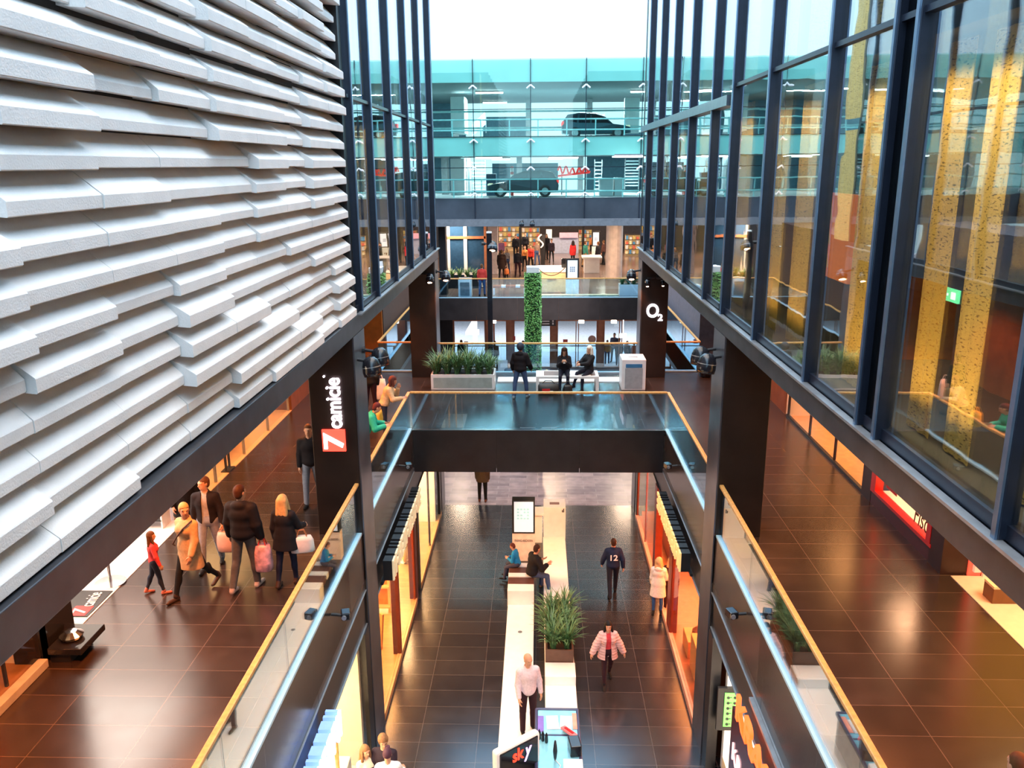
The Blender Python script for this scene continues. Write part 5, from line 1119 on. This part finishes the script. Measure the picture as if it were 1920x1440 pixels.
    def child(name, F2, m_):
        V, Q, lab = F2.mesh()
        if len(Q) == 0: return None
        c = bpy.data.objects.new(name, np_mesh(name, V*s, Q, np.zeros(len(Q), int), [m_])); COL.objects.link(c); c.parent = o; return c
    def tf(F2):
        X, Y, Zz = np.meshgrid(*F2.ax, indexing='ij', sparse=True); return X, Y, Zz
    # ---- hair
    if hair and hair[2] != 'bald':
        stl = hair[2]; hh = h*.8
        F2 = Field(hc-V3(.22, .26, .75 if 'long' in stl else .3), hc+V3(.22, .22, .26), hh)
        sz = {'short': .0, 'cap': .006, 'curly': .013, 'long': .008, 'bob': .014, 'bun': .004, 'hood': .03}[stl]
        F2.ell(HP(0, -.016, .036), (.082+sz, .101+sz, .101+sz), 0, .02, MT)
        if stl in ('long', 'bob'):
            n_ = .15 if stl == 'bob' else (hair[3] if len(hair) > 3 else .33)
            for x in (-.05, 0, .05): F2.cone(HP(x, -.055, .02), hc+V3(x*1.5, -.085, -n_), .052, .042, 0, .03)
            for sg in (-1, 1): F2.cone(HP(sg*.072, .005, .02), hc+V3(sg*.10, .02, -n_*.85), .03, .032, 0, .02)
        if stl == 'bun': F2.ell(HP(0, -.11, .06), (.045, .045, .045), 0, .02)
        if stl in ('short', 'curly', 'bun', 'cap'): F2.ell(HP(0, -.045, -.02), (.073+sz*.6, .062+sz, .075), 0, .02, MT)
        X, Y, Zz = tf(F2); px = (X-hc[0])*Mh[0, 0]+(Y-hc[1])*Mh[1, 0]+(Zz-hc[2])*Mh[2, 0]; py = (X-hc[0])*Mh[0, 1]+(Y-hc[1])*Mh[1, 1]+(Zz-hc[2])*Mh[2, 1]; pz = (X-hc[0])*Mh[0, 2]+(Y-hc[1])*Mh[1, 2]+(Zz-hc[2])*Mh[2, 2]
        if stl == 'curly': F2.D = F2.D+.007*(np.sin(X*170)*np.sin(Y*170)*np.sin(Zz*170))
        face = np.maximum(np.maximum(.028-py, pz-.068+.25*np.abs(px)), np.abs(px)-.078)
        F2.D = np.maximum(F2.D, -face)
        if stl == 'cap':
            F2.D = np.maximum(F2.D, -(pz-.0)-.0*px)
            F2.cone(HP(0, .07, .055), HP(0, .15, .05), .05, .05, 0, .005, 1)
            F2.D = np.where((py > .1) & (np.abs(pz-.055) > .012), np.maximum(F2.D, np.abs(pz-.055)-.012), F2.D)
        child('cap' if stl == 'cap' else ('hood' if stl == 'hood' else 'hair'), F2, cm('hair_'+hair[0], hair[1], .6))
    # ---- jacket or coat
    if coat:
        g = coat.get('g', .02); ln = coat.get('len', .05); fl_ = coat.get('flare', .02)
        F3 = Field(mn, mxx, h)
        F3.ell(P0+up*.17, ((.14 if female else .152)+g, .108+g, .16), 0, .05); F3.ell(P0+up*.36+fw*.005, ((.163 if female else .182)+g, .12+g, .18), 0, .05)
        if female: 
            for sg in (-1, 1): F3.ell(P0+up*.36+rt*sg*.07+fw*.09, (.06+g, .05+g, .06+g), 0, .04)
        F3.cone(sh0+rt*sw*.8, sh0-rt*sw*.8, .048+g, .048+g, 0, .04); F3.cone(P0+up*.49+rt*.05, sh0+rt*sw*.85, .046+g*.8, .044+g*.8, 0, .03); F3.cone(P0+up*.49-rt*.05, sh0-rt*sw*.85, .046+g*.8, .044+g*.8, 0, .03); F3.ell(P0+up*.03, (hx+g, .12+g, .13), 0, .05)
        if ln > .1:
            km = (J[0][1]+J[1][1])/2; hem = P0+nrm((km-P0)*V3(.5, .5, 1))*ln if seat is None else P0+V3(0, .1, -.1)
            F3.cone(P0+up*.1, hem, .165+g, .175+g+fl_, 0, .03, .74)
        for k in (0, 1):
            S0, E, Wp = A[k]; F3.cone(S0, E, .050+g*.95, .043+g*.9, 0, .03); F3.cone(E, E+(Wp-E)*coat.get('slv', .93), .044+g, .034+g*.8, 0, .02)
        if coat.get('hood'): F3.ell(nb-fw*.075-up*.0, (.12, .07, .075), 0, .03)
        if coat.get('collar', True): F3.cone(nb-up*.01+rt*.0-fw*.01, nb+up*.02-fw*.015, .082, .076, 0, .02)
        X, Y, Zz = tf(F3); uy = Y-P0[1]; uz = Zz-P0[2]; tu = uy*up[1]+uz*up[2]; tf_ = uy*fw[1]+uz*fw[2]
        if coat.get('puff'): F3.D = F3.D+.011*np.abs(np.sin(tu*PI/.075))-.006
        if ln <= .1: 
            cut = -(tu+ln); arm = np.abs(X) > .25
            F3.D = np.where(arm, F3.D, np.maximum(F3.D, cut))
        else:
            F3.D = np.where((np.abs(X) > .30) & (Zz > P0[2]-.45), F3.D, np.maximum(F3.D, -(tu+ln)))
        # neck opening and open front
        F3.D = np.maximum(F3.D, -np.maximum(np.sqrt(X**2+(tf_-.0)**2)-.064, .50-tu))
        if coat.get('open'):
            w0 = coat['open']; wid = w0+.05*np.clip(.35-tu, -.2, .5)
            F3.D = np.maximum(F3.D, -np.maximum(np.abs(X)-wid, .02-tf_))
        nm = coat.get('name', 'jacket'); jc = child(nm, F3, cm(*coat['col']))
    o['_'] = 0; del o['_']
    J_ = dict(hand=[Matrix.Translation(o.location) @ Matrix.Rotation(rz, 4, 'Z') @ Vector(A[k][2]*s) for k in (0, 1)], sh=[Matrix.Translation(o.location) @ Matrix.Rotation(rz, 4, 'Z') @ Vector(A[k][0]*s) for k in (0, 1)], obj=o, s=s, P0=P0, up=up, fw=fw)
    return J_
def bag(name, top, w, d, hgt, m_, label, cat='bag', rz=0, handle=True, taper=.85, hm=None, group=None):
    r = empty(name, (top.x, top.y, top.z-hgt-.12), label, cat, group, rz)
    b = MB(); vs = []; rg = random.Random(int(abs(top.x*1000)))
    n = 10
    for k, (z, sc_) in enumerate(((0, taper), (.05, 1.0), (.35, 1.06), (.75, .95), (1, .8))):
        for i in range(n):
            a = 2*PI*i/n; e = .06*rg.uniform(-1, 1); vs.append(((w/2)*sc_*math.copysign(abs(math.cos(a))**.6, math.cos(a))*(1+e), (d/2)*sc_*math.copysign(abs(math.sin(a))**.6, math.sin(a))*(1+e), hgt*z))
    fs = [(k*n+i, k*n+(i+1) % n, (k+1)*n+(i+1) % n, (k+1)*n+i) for k in range(4) for i in range(n)]+[tuple(range(n))[::-1], tuple(range(4*n, 5*n))]
    b.add(vs, fs).build('bag_body', m_, r, smooth=True)
    if handle:
        for y in (-d*.2, d*.2): MB().path([(-w*.22, y, hgt*.98), (-w*.1, y*.5, hgt+.12), (w*.1, y*.5, hgt+.12), (w*.22, y, hgt*.98)], .009, 6).build('handle', hm or m_, r)
    return r
K = ('black', (.012, .012, .014)); BLK2 = ('soft_black', (.02, .018, .02)); JEAN = ('jeans', (.05, .09, .2)); GJ = ('grey_jeans', (.22, .25, .32)); GT = ('grey_trousers', (.10, .09, .085))
BRH = (.09, .04, .02); BLH = (.55, .36, .16); DKH = (.025, .015, .012)
def walk(k=.35): return (k, .12, -k*.75, .3)
def mid(a, b, z): return (at(*a, z=z)+at(*b, z=z))/2
# near left walkway
p = mid((330, 1130), (398, 1098), Z)
fur = person('woman in beige fur coat with crossbody strap striding on the left walkway', p, (-.35, -.9), 1.70, ('beige', (.5, .3, .15)), K, ('brown_boot', (.06, .03, .02)), ('blonde', BLH, 'bun'), dict(col=('beige_fur', (.62, .40, .22)), len=.34, flare=.05, g=.028, name='coat'), True, (.42, .1, -.42, .35), .03, ((-.25, .2, .3), (.25, .2, .3)), head=(1.0, 0), hold=('grip', 'open'))
o = fur['obj']; MB().path([(-.18, .05, 1.40), (-.08, .165, 1.28), (.05, .19, 1.12), (.17, .17, .97), (.21, .09, .90)], .014, 6).build('bag_strap', mat('brown_strap', (.08, .03, .02), .6), o)
q = at(296, 1112, z=Z)
person('small child in red sweater beside the woman in the beige coat', q, (.55, .3), 1.13, ('red', (.75, .06, .07)), ('dark_blue', (.03, .04, .07)), ('pink_shoe', (.6, .2, .16)), ('brown', (.12, .05, .02), 'long', .22), dict(col=('red_knit', (.78, .07, .08)), len=.03, g=.012, name='sweater'), True, (.2, .05, -.2, .2), .05, ((.2, .35, .1), (.1, .5, .1)), head=(-.3, 0))
p = mid((390, 1064), (408, 1062), Z)
mj = person('man in open dark jacket, grey shirt and pale jeans walking towards the camera', p, (.15, -1), 1.74, ('pale_grey', (.42, .40, .42)), ('pale_jeans', (.30, .33, .42)), ('black_boot', (.02, .018, .018)), ('brown', (.10, .045, .02), 'short'), dict(col=('black_denim', (.016, .012, .016)), len=.03, open=.05, g=.022), False, (.25, .1, -.2, .2), .05, ((-.1, .18, .25), (.05, .25, .2)), head=(-.75, 0), hold=('open', 'grip'))
bag('shopping_bag', mj['hand'][1]+Vector((.05, 0, -.02)), .34, .2, .38, mat('white_red_plastic', (.8, .5, .42), .4), 'pale pink plastic bag in the hand of the man in pale jeans', group='plastic shopping bags')
p = at(346, 1046, z=Z)+Vector((-.1, .5, 0))
person('person in long black coat in the shop entrance behind the man in the open jacket', p, (.5, -.8), 1.80, K, K, K, ('dark', DKH, 'short'), dict(col=('black_wool', (.012, .01, .012)), len=.3, g=.03, name='coat'), h=.014)
p = mid((450, 1110), (482, 1094), Z)
mb = person('man seen from behind in black hooded jacket and grey trousers with a striped bag', p, (.12, 1), 1.87, K, GT, ('white_sole', (.5, .38, .33)), ('dark_brown', (.05, .02, .012), 'short'), dict(col=('black_jacket', (.012, .01, .013)), len=.08, g=.042, hood=1), False, (.12, .05, -.18, .28), .06, ((.0, .22, .25), (.05, .25, .2)), head=(-.35, 0), hold=('grip', 'open'))
bag('shopping_bag', mb['hand'][0]+Vector((.02, 0, -.02)), .30, .2, .48, mat('red_white_plastic', (.72, .38, .42), .35, noise=.5, ns=9), 'red and white plastic bag in the hand of the man in the black hooded jacket', hm=REDP, group='plastic shopping bags')
p = mid((528, 1102), (556, 1088), Z)
bw = person('blonde woman seen from behind in black coat and brown boots with a white handbag', p, (.1, 1), 1.64, K, ('navy', (.012, .013, .03)), ('brown_boot', (.13, .045, .02)), ('blonde', (.60, .36, .15), 'long', .22), dict(col=('black_coat', (.012, .011, .014)), len=.2, g=.025, flare=.05, name='coat'), True, (.1, .05, -.15, .15), .05, ((.35, .25, .9), (.0, .2, .3)), hold=('grip', 'open'))
t_ = bw['sh'][0]; bag('handbag', Vector((t_.x+.13, t_.y+.05, t_.z-.30)), .40, .16, .28, mat('white_handbag', (.82, .72, .66), .5), 'white handbag with brown trim on the shoulder of the blonde woman', rz=.2, hm=mat('tan_strap', (.35, .15, .06), .6), taper=1.0)
p = at(588, 944, z=Z)
person('man in dark jacket and pale jeans half hidden behind the sign column', p, (.1, -1), 1.78, ('rust', (.3, .1, .06)), GJ, K, ('brown', BRH, 'short'), dict(col=('black_jacket', (.014, .012, .014)), len=.08, g=.03), h=.014, legs=(.2, .05, -.2, .2))
p = at(697, 778, z=Z)
pb = person('person in black sweater with long white bags behind the dome spotlights', p, (.2, 1), 1.80, K, ('wine_black', (.03, .01, .016)), K, ('dark', DKH, 'short'), dict(col=('black_sweater', (.01, .01, .012)), len=.06, g=.03), h=.014, legs=(.1, .05, -.1, .1), hold=('grip', 'grip'))
bag('shopping_bag', pb['hand'][0]+Vector((.07, 0, .30)), .30, .12, .62, mat('pale_pink_paper', (.85, .72, .7), .6), 'long pale paper bag carried by the person behind the dome spotlights')
# leaning on the railing
lw_ = person('woman in beige jacket leaning on the left railing by the bridge', Vector((-4.08, 21.0, Z)), (1, .12), 1.68, ('beige', (.6, .42, .24)), ('dark_blue', (.03, .03, .06)), K, ('red_brown', (.12, .03, .02), 'bob'), dict(col=('beige_jacket', (.68, .48, .27)), len=.1, g=.03, flare=.02), True, (0, 0, 0, 0), .05, ik=((.16, .50, 1.13), (-.08, .40, 1.36)), lean=.38, head=(0, .1), h=.012)
bag('handbag', Vector((-4.12, 20.35, Z+1.03)), .42, .2, .36, mat('yellow_leather', (.80, .42, .03), .5), 'bright yellow bag hanging beside the woman in the beige jacket', rz=1.5, hm=mat('yellow_leather', (.80, .42, .03), .5), taper=1)
person('person in bright green jacket leaning on the left railing right of the sign column', Vector((-4.12, 18.55, Z)), (1, .15), 1.70, ('green', (.03, .42, .28)), ('dark_blue', (.03, .03, .06)), K, ('dark_red', (.10, .02, .02), 'short'), dict(col=('green_jacket', (.03, .46, .30)), len=.08, g=.035), False, (0, 0, 0, 0), .05, ik=((.16, .52, 1.12), (-.16, .50, 1.10)), lean=.5, head=(.3, .2), h=.012)
# on the bridge
p = mid((966, 746), (986, 746), Z)
person('person in black jacket, blue jeans and dark cap standing on the bridge', p, (.3, 1), 1.72, K, JEAN, ('grey_trainer', (.35, .33, .33)), ('dark_blue', (.03, .035, .06), 'hood'), dict(col=('black_jacket', (.012, .014, .02)), len=.08, g=.045, hood=1), False, (.16, .03, -.12, .03), .16, ((.2, .3, .5), (.05, .3, .4)), h=.012, head=(0, -.1))
px0 = at(1058, 700, Y=25.9).x
w1 = person('dark haired woman in black sitting on the bridge bench looking at her phone', Vector((px0, 25.95, Z)), (-.05, -1), 1.66, K, ('black_blue', (.015, .016, .03)), K, ('dark_brown', (.05, .02, .012), 'long', .25), dict(col=('black_jacket', (.02, .014, .014)), len=.06, g=.025), True, (1.32, 1.25, 1.32, 1.3), .08, ik=((.06, .32, .98), (-.06, .32, .98)), head=(0, .55), hold=('grip', 'grip'), seat=.48, lean=.12, h=.012)
hm_ = (w1['hand'][0]+w1['hand'][1])/2
tag(MB().box(hm_+Vector((0, -.09, .02)), (.07, .13, .012), 0, .5).build('mobile_phone', BLKG), 'phone in the hands of the dark haired woman on the bench', 'phone')
px1 = at(1104, 700, Y=25.9).x
person('white blonde woman in black sitting cross legged on the right end of the bridge bench', Vector((px1, 26.0, Z)), (-.75, -.65), 1.68, K, ('black_blue', (.012, .012, .02)), K, ('platinum', (.85, .78, .68), 'long', .3), dict(col=('black_coat', (.012, .012, .016)), len=.06, g=.03), True, (1.45, 1.1, 1.2, 1.15), .05, ik=((.1, .4, .92), (-.05, .42, .88)), lean=-.05, head=(.2, .1), seat=.48, h=.012)
r0 = empty('travel_bag', (at(1028, 733, z=Z).x, 25.3, Z), 'black sports bag with red and white marks on the floor before the bench', 'bag')
MB().lathe([(.12, -.32), (.17, -.28), (.18, 0), (.17, .28), (.12, .32)], (0, 0, .16), 14, (1, .1, 0)).build('bag_body', K and mat('black_nylon', (.015, .014, .016), .6), r0, smooth=True); MB().bx(-.2, .05, -.19, -.17, .1, .2).build('red_mark', REDP, r0); MB().bx(.0, .15, -.19, -.17, .08, .13).build('white_mark', WHITE2, r0); MB().path([(-.2, 0, .32), (-.1, 0, .42), (.1, 0, .42), (.2, 0, .32)], .014, 6).build('handle', BLACK, r0)
bag('handbag', Vector((at(1064, 733, z=Z).x, 25.45, Z+.36)), .3, .18, .24, mat('black_leather_bag', (.015, .013, .013), .5), 'black handbag standing between the feet of the woman with the phone', rz=.2, taper=1)
# ground floor
p = at(905, 940, z=0)
person('person in brown coat and black trousers beyond the bridge, cut off by its edge', p, (.1, 1), 1.76, ('brown', (.10, .07, .05)), K, ('brown_shoe', (.15, .05, .03)), ('brown', BRH, 'short'), dict(col=('brown_coat', (.10, .075, .055)), len=.15, g=.03, name='coat'), h=.014)
p = at(1010, 884, z=0)
person('person of whom only the dark shoes show below the bridge edge', p, (.2, 1), 1.75, K, K, K, ('brown', BRH, 'short'), dict(col=('black_jacket', (.014, .012, .014)), len=.08, g=.03), h=.02)
person('boy in blue sweater sitting on the ground floor bench facing left', Vector((-.60, 22.35, 0)), (-1, .25), 1.40, ('blue', (.03, .24, .5)), ('grey_blue', (.06, .06, .10)), K, ('red_brown', (.13, .04, .02), 'short'), dict(col=('blue_sweater', (.02, .26, .58)), len=.05, g=.015, name='sweater'), False, (1.3, 1.2, 1.25, 1.1), .06, ik=((.08, .34, .95), (-.08, .34, .95)), lean=.25, head=(0, .3), seat=.5, h=.012)
person('man in black shirt and blue jeans sitting on the ground floor bench beside the boy', Vector((-.18, 21.75, 0)), (.85, .45), 1.82, K, JEAN, ('tan_shoe', (.35, .18, .09)), ('dark_brown', (.06, .025, .015), 'short'), dict(col=('black_shirt', (.010, .009, .012)), len=.06, g=.045, slv=.75, collar=False), False, (1.28, 1.15, 1.3, 1.35), .14, ik=((.2, .40, .85), (-.15, .40, .85)), lean=.22, head=(.2, .1), seat=.5, short=True, h=.012)
p = at(1148, 1115, z=0)
tw = person('man in navy tracksuit with a white number walking away on the ground floor', p, (-.06, 1), 1.76, ('navy', (.012, .02, .05)), ('navy_pants', (.012, .014, .026)), K, ('dark_brown', (.06, .03, .018), 'short'), dict(col=('navy_jacket', (.012, .022, .06)), len=.07, g=.03), False, (.28, .05, -.22, .25), .03, ((-.15, .32, .25), (.2, .32, .3)), h=.011)
fit_text('back_number', '12', basis((-.105, -.176, 1.16), (1, 0, 0), (0, .06, 1)), .21, .17, WHITE2, None, .004, off=.02).parent = tw['obj']
p = at(1138, 1280, z=0)
person('dark haired woman in open pink puffer jacket and red sweater walking towards the camera', p, (.06, -1), 1.64, ('red', (.55, .02, .02)), ('wine_black', (.025, .008, .012)), K, ('black', (.012, .009, .009), 'long', .14), dict(col=('pink_quilt', (.72, .42, .40)), len=.16, open=.062, g=.052, puff=1, flare=.03), True, (.26, .05, -.25, .3), .015, ((.12, .52, .05, .42), (.05, .50, .05, .42)), h=.010)
p = at(990, 1370, z=.07)
person('bald man in pink white shirt and black trousers standing at the kiosk', p, (.3, -1), 1.88, ('pink_white', (.80, .68, .72)), ('wine_black', (.02, .010, .016)), K, None, dict(col=('pink_white_shirt', (.70, .58, .64)), len=.10, g=.018), False, (.05, .02, -.05, .05), .05, ((.1, .14, .45), (.0, .22, .2)), head=(.35, .15), h=.010)
p = at(1232, 1150, z=0)
person('woman in white hooded raincoat, jeans and black boots before the orange shop window', p, (.25, 1), 1.66, ('cream', (.7, .6, .5)), ('blue_jeans', (.03, .10, .28)), ('black_boot', (.012, .012, .014)), ('ash_blonde', (.60, .38, .18), 'bob'), dict(col=('white_raincoat', (.80, .72, .68)), len=.36, g=.028, flare=.03, hood=1, name='coat'), True, (.03, 0, -.05, .02), .03, ((.2, .25, .9), (.1, .12, .3)), head=(-.5, 0), h=.010)
p = at(1256, 1152, z=0)
person('fair haired person in dark clothes standing right of the white raincoat', p+Vector((.0, .15, 0)), (.4, 1), 1.64, ('wine', (.06, .02, .025)), ('dark_wine', (.03, .014, .02)), ('pale_shoe', (.6, .45, .4)), ('blonde', BLH, 'bob'), dict(col=('wine_jacket', (.05, .018, .022)), len=.1, g=.025), True, (.1, .02, -.05, .1), .03, h=.012)
p = at(719, 1388, z=1.68); person('curly haired man in dark shirt at the lower left among the group of three', Vector((p.x, p.y, 0)), (-.1, -1), 1.78, ('dark', (.03, .02, .03)), K, K, ('light_brown', (.28, .13, .06), 'curly'), dict(col=('dark_violet_shirt', (.03, .018, .03)), len=.06, g=.02), h=.010, head=(.5, .2), arms=((.3, .1, 1.2), (.3, .1, 1.2)))
p = at(699, 1407, z=1.5); person('blonde woman in cream top at the lower left, closest to the shop window', Vector((p.x-.14, p.y-.02, 0)), (.6, -.6), 1.60, ('cream', (.85, .70, .5)), ('orange_brown', (.5, .2, .08)), K, ('light_brown', (.30, .14, .06), 'long', .2), dict(col=('cream_top', (.85, .72, .55)), len=.08, g=.015, slv=.6, collar=False), True, h=.010, short=True, arms=((.5, .1, 1.2), (.4, .1, 1.2)))
p = at(723, 1412, z=1.6); person('person in dark cap and white shirt seen from behind at the lower left', Vector((p.x+.04, p.y-.05, 0)), (-.15, 1), 1.70, ('white', (.8, .8, .82)), K, K, ('maroon', (.08, .03, .05), 'cap'), dict(col=('white_shirt', (.82, .82, .86)), len=.08, g=.025, slv=.55, collar=False), h=.010, short=True, arms=((.4, .3, .8), (.4, .3, .8)))
p = at(1912, 1432, z=6.7); person('person in dark blue at the lower right corner of the right walkway', Vector((p.x, p.y, Z)), (-.2, 1), 1.78, ('dark_blue', (.02, .025, .06)), K, K, ('brown', (.15, .05, .02), 'short'), dict(col=('navy_jacket', (.012, .022, .06)), len=.07, g=.03), h=.011)
# upper concourse
OR = ('orange', (.75, .28, .08)); RD = ('red_top', (.6, .04, .03)); SU = ('suit', (.012, .013, .02))
def far(label, x, y, z, f, hgt, top, coat, pants=K, hair=('brown', BRH, 'short'), female=False, h=.02, legs=(.15, .05, -.12, .12), group=None, loc=None, g=.025, ln=.08, **kw):
    p = loc or at(x, y, z=z)
    return person(label, p, f, hgt, top, pants, K, hair, dict(col=coat, len=ln, g=g) if coat else None, female, legs, .05, h=h, group=group, **kw)
GC = 'people on the upper concourse'
far('person in red sweater and blue jeans standing at the concourse railing by the bin', 904, 560, Z, (.1, 1), 1.75, RD, ('red_sweater', (.5, .04, .03)), JEAN, group=GC, loc=Vector((at(904, 540, Y=45.5).x, 45.5, Z)))
far('person in long dark brown coat standing left in the concourse crowd', 941, 524, Z, (.2, 1), 1.85, K, ('dark_brown_coat', (.035, .018, .014)), K, group=GC, ln=.3, g=.05)
far('small child in orange beside the long dark brown coat', 950, 530, Z, (.2, 1), 1.0, OR, ('orange_jacket', (.7, .2, .06)), K, group=GC)
far('woman in grey jacket and jeans behind the long dark brown coat', 951, 514, Z, (-.3, -1), 1.68, ('grey', (.3, .28, .3)), None, JEAN, ('blonde', BLH, 'long', .15), True, group=GC)
far('man in dark suit seen from behind in the middle of the concourse crowd', 971, 519, Z, (.2, 1), 1.78, SU, ('dark_suit', (.014, .015, .022)), ('wine_black', (.03, .012, .016)), group=GC)
far('person in orange top facing the man in the dark suit', 984, 508, Z, (-.2, -1), 1.70, OR, None, K, group=GC, female=True)
far('person in bright red top right of the orange one', 995, 505, Z, (-.3, -1), 1.68, RD, ('red_top', (.6, .04, .03)), K, ('dark', DKH, 'short'), group=GC)
far('left man in black suit and white shirt at the back of the crowd', 967, 485, Z, (.1, -1), 1.82, ('white', (.8, .8, .8)), ('dark_suit', (.014, .015, .022)), K, group=GC)
far('right man in black suit at the back of the crowd', 985, 481, Z, (.0, -1), 1.85, ('white', (.8, .8, .8)), ('dark_suit', (.014, .015, .022)), K, group=GC)
far('person in grey brown shirt and jeans left of the black banner', 1007, 497, Z, (-.4, -.8), 1.72, ('grey_brown', (.3, .2, .16)), None, JEAN, group=GC)
far('person in violet jacket at the left back of the crowd', 940, 492, Z, (.3, -1), 1.70, ('violet', (.16, .07, .15)), ('violet_jacket', (.16, .07, .15)), K, ('grey', (.4, .35, .33), 'short'), group=GC)
far('tall person in black right of the black banner', 1024, 486, Z, (.3, -1), 1.9, K, ('black_jacket', (.014, .012, .014)), K, ('dark', DKH, 'long', .2), group=GC)
far('woman in dark blazer sitting at the reception desk back', 1034, 492, Z, (-.2, -1), 1.7, ('pink', (.7, .4, .45)), ('dark_blazer', (.03, .02, .03)), K, group=GC, female=True)
far('woman in red coat and black tights standing beside the reception desk', 1074, 497, Z, (-.3, .8), 1.72, RD, ('red_coat', (.6, .03, .03)), K, ('dark', DKH, 'long', .2), True, group=GC, ln=.22)
far('person in green jacket and tan trousers left of the white high table', 1097, 500, Z, (.8, .4), 1.78, ('green', (.05, .25, .2)), ('dark_green_jacket', (.04, .22, .18)), ('tan', (.35, .2, .09)), group=GC)
far('person in orange shirt behind the white high table', 1110, 484, Z, (.1, -1), 1.7, OR, None, K, ('dark', DKH, 'short'), group=GC)
far('person in black clothes right of the white high table', 1121, 502, Z, (-.7, .5), 1.8, K, ('black_jacket', (.014, .012, .014)), ('wine_black', (.03, .012, .016)), group=GC)
far('person in dark brown nearest the marble column', 1131, 496, Z, (-.6, .3), 1.72, ('dark_brown', (.1, .04, .03)), ('brown_jacket', (.10, .04, .03)), K, group=GC)
far('person in pale blue shorts in front of the white high table', 1107, 505, Z, (.0, 1), 1.2, ('white', (.8, .8, .8)), None, ('pale_blue', (.35, .55, .6)), group=GC)
# ground floor beyond the bridge, by the doors
GD = 'people by the entrance doors'
far('dark clothed person before the left door under the white figure sign', 866, 690, 0, (.1, 1), 1.75, K, ('black_jacket', (.014, .012, .014)), K, group=GD)
far('person in brown jacket right of the thin black mast', 928, 692, 0, (.2, 1), 1.75, ('brown', (.16, .08, .05)), ('brown_jacket2', (.15, .07, .045)), K, group=GD)
far('man in dark blue jacket and grey shorts left of the standing person on the bridge', 954, 700, 0, (-.1, -1), 1.78, SU, ('slate_jacket', (.05, .07, .10)), ('pale_blue_grey', (.3, .4, .48)), ('red_brown', (.13, .04, .02), 'short'), group=GD, loc=Vector((at(954, 655, Y=43).x, 43, 0)))
far('person in black left of the ivy pillar', 981, 690, 0, (.3, 1), 1.7, K, ('black_jacket', (.014, .012, .014)), K, group=GD)
far('blonde person in dark jacket behind the left end of the bench', 1028, 700, 0, (.3, 1), 1.66, K, ('slate_jacket', (.05, .07, .10)), K, ('blonde', BLH, 'long', .2), True, group=GD, loc=Vector((at(1025, 670, Y=42).x, 42, 0)))
far('person in orange patterned clothes behind the bench', 1037, 700, 0, (.2, 1), 1.55, OR, ('orange_jacket', (.7, .2, .06)), ('orange_brown', (.4, .15, .06)), group=GD, loc=Vector((at(1044, 675, Y=42.4).x, 42.4, 0)))
far('person in black jacket at the left of the right door group', 1124, 682, 0, (.4, 1), 1.8, K, ('black_jacket', (.014, .012, .014)), JEAN, group=GD)
far('child in yellow orange jacket in the right door group', 1138, 682, 0, (.1, 1), 1.5, OR, ('yellow_orange_jacket', (.75, .36, .06)), JEAN, group=GD)
far('tall person in navy in the right door group', 1151, 678, 0, (-.4, -1), 1.82, SU, ('navy_jacket', (.012, .022, .06)), K, ('dark', DKH, 'short'), group=GD)
far('person in black coat with orange collar in the right door group', 1160, 684, 0, (.2, 1), 1.7, OR, ('black_jacket', (.014, .012, .014)), K, group=GD, ln=.2)
far('person with a dark pushchair like bulk in black at the right door', 1175, 684, 0, (.6, .7), 1.5, K, ('black_jacket', (.014, .012, .014)), K, group=GD, g=.05)
far('child in orange red jacket at the right end of the door group', 1188, 684, 0, (-.2, 1), 1.4, OR, ('orange_red_jacket', (.65, .16, .06)), K, group=GD)
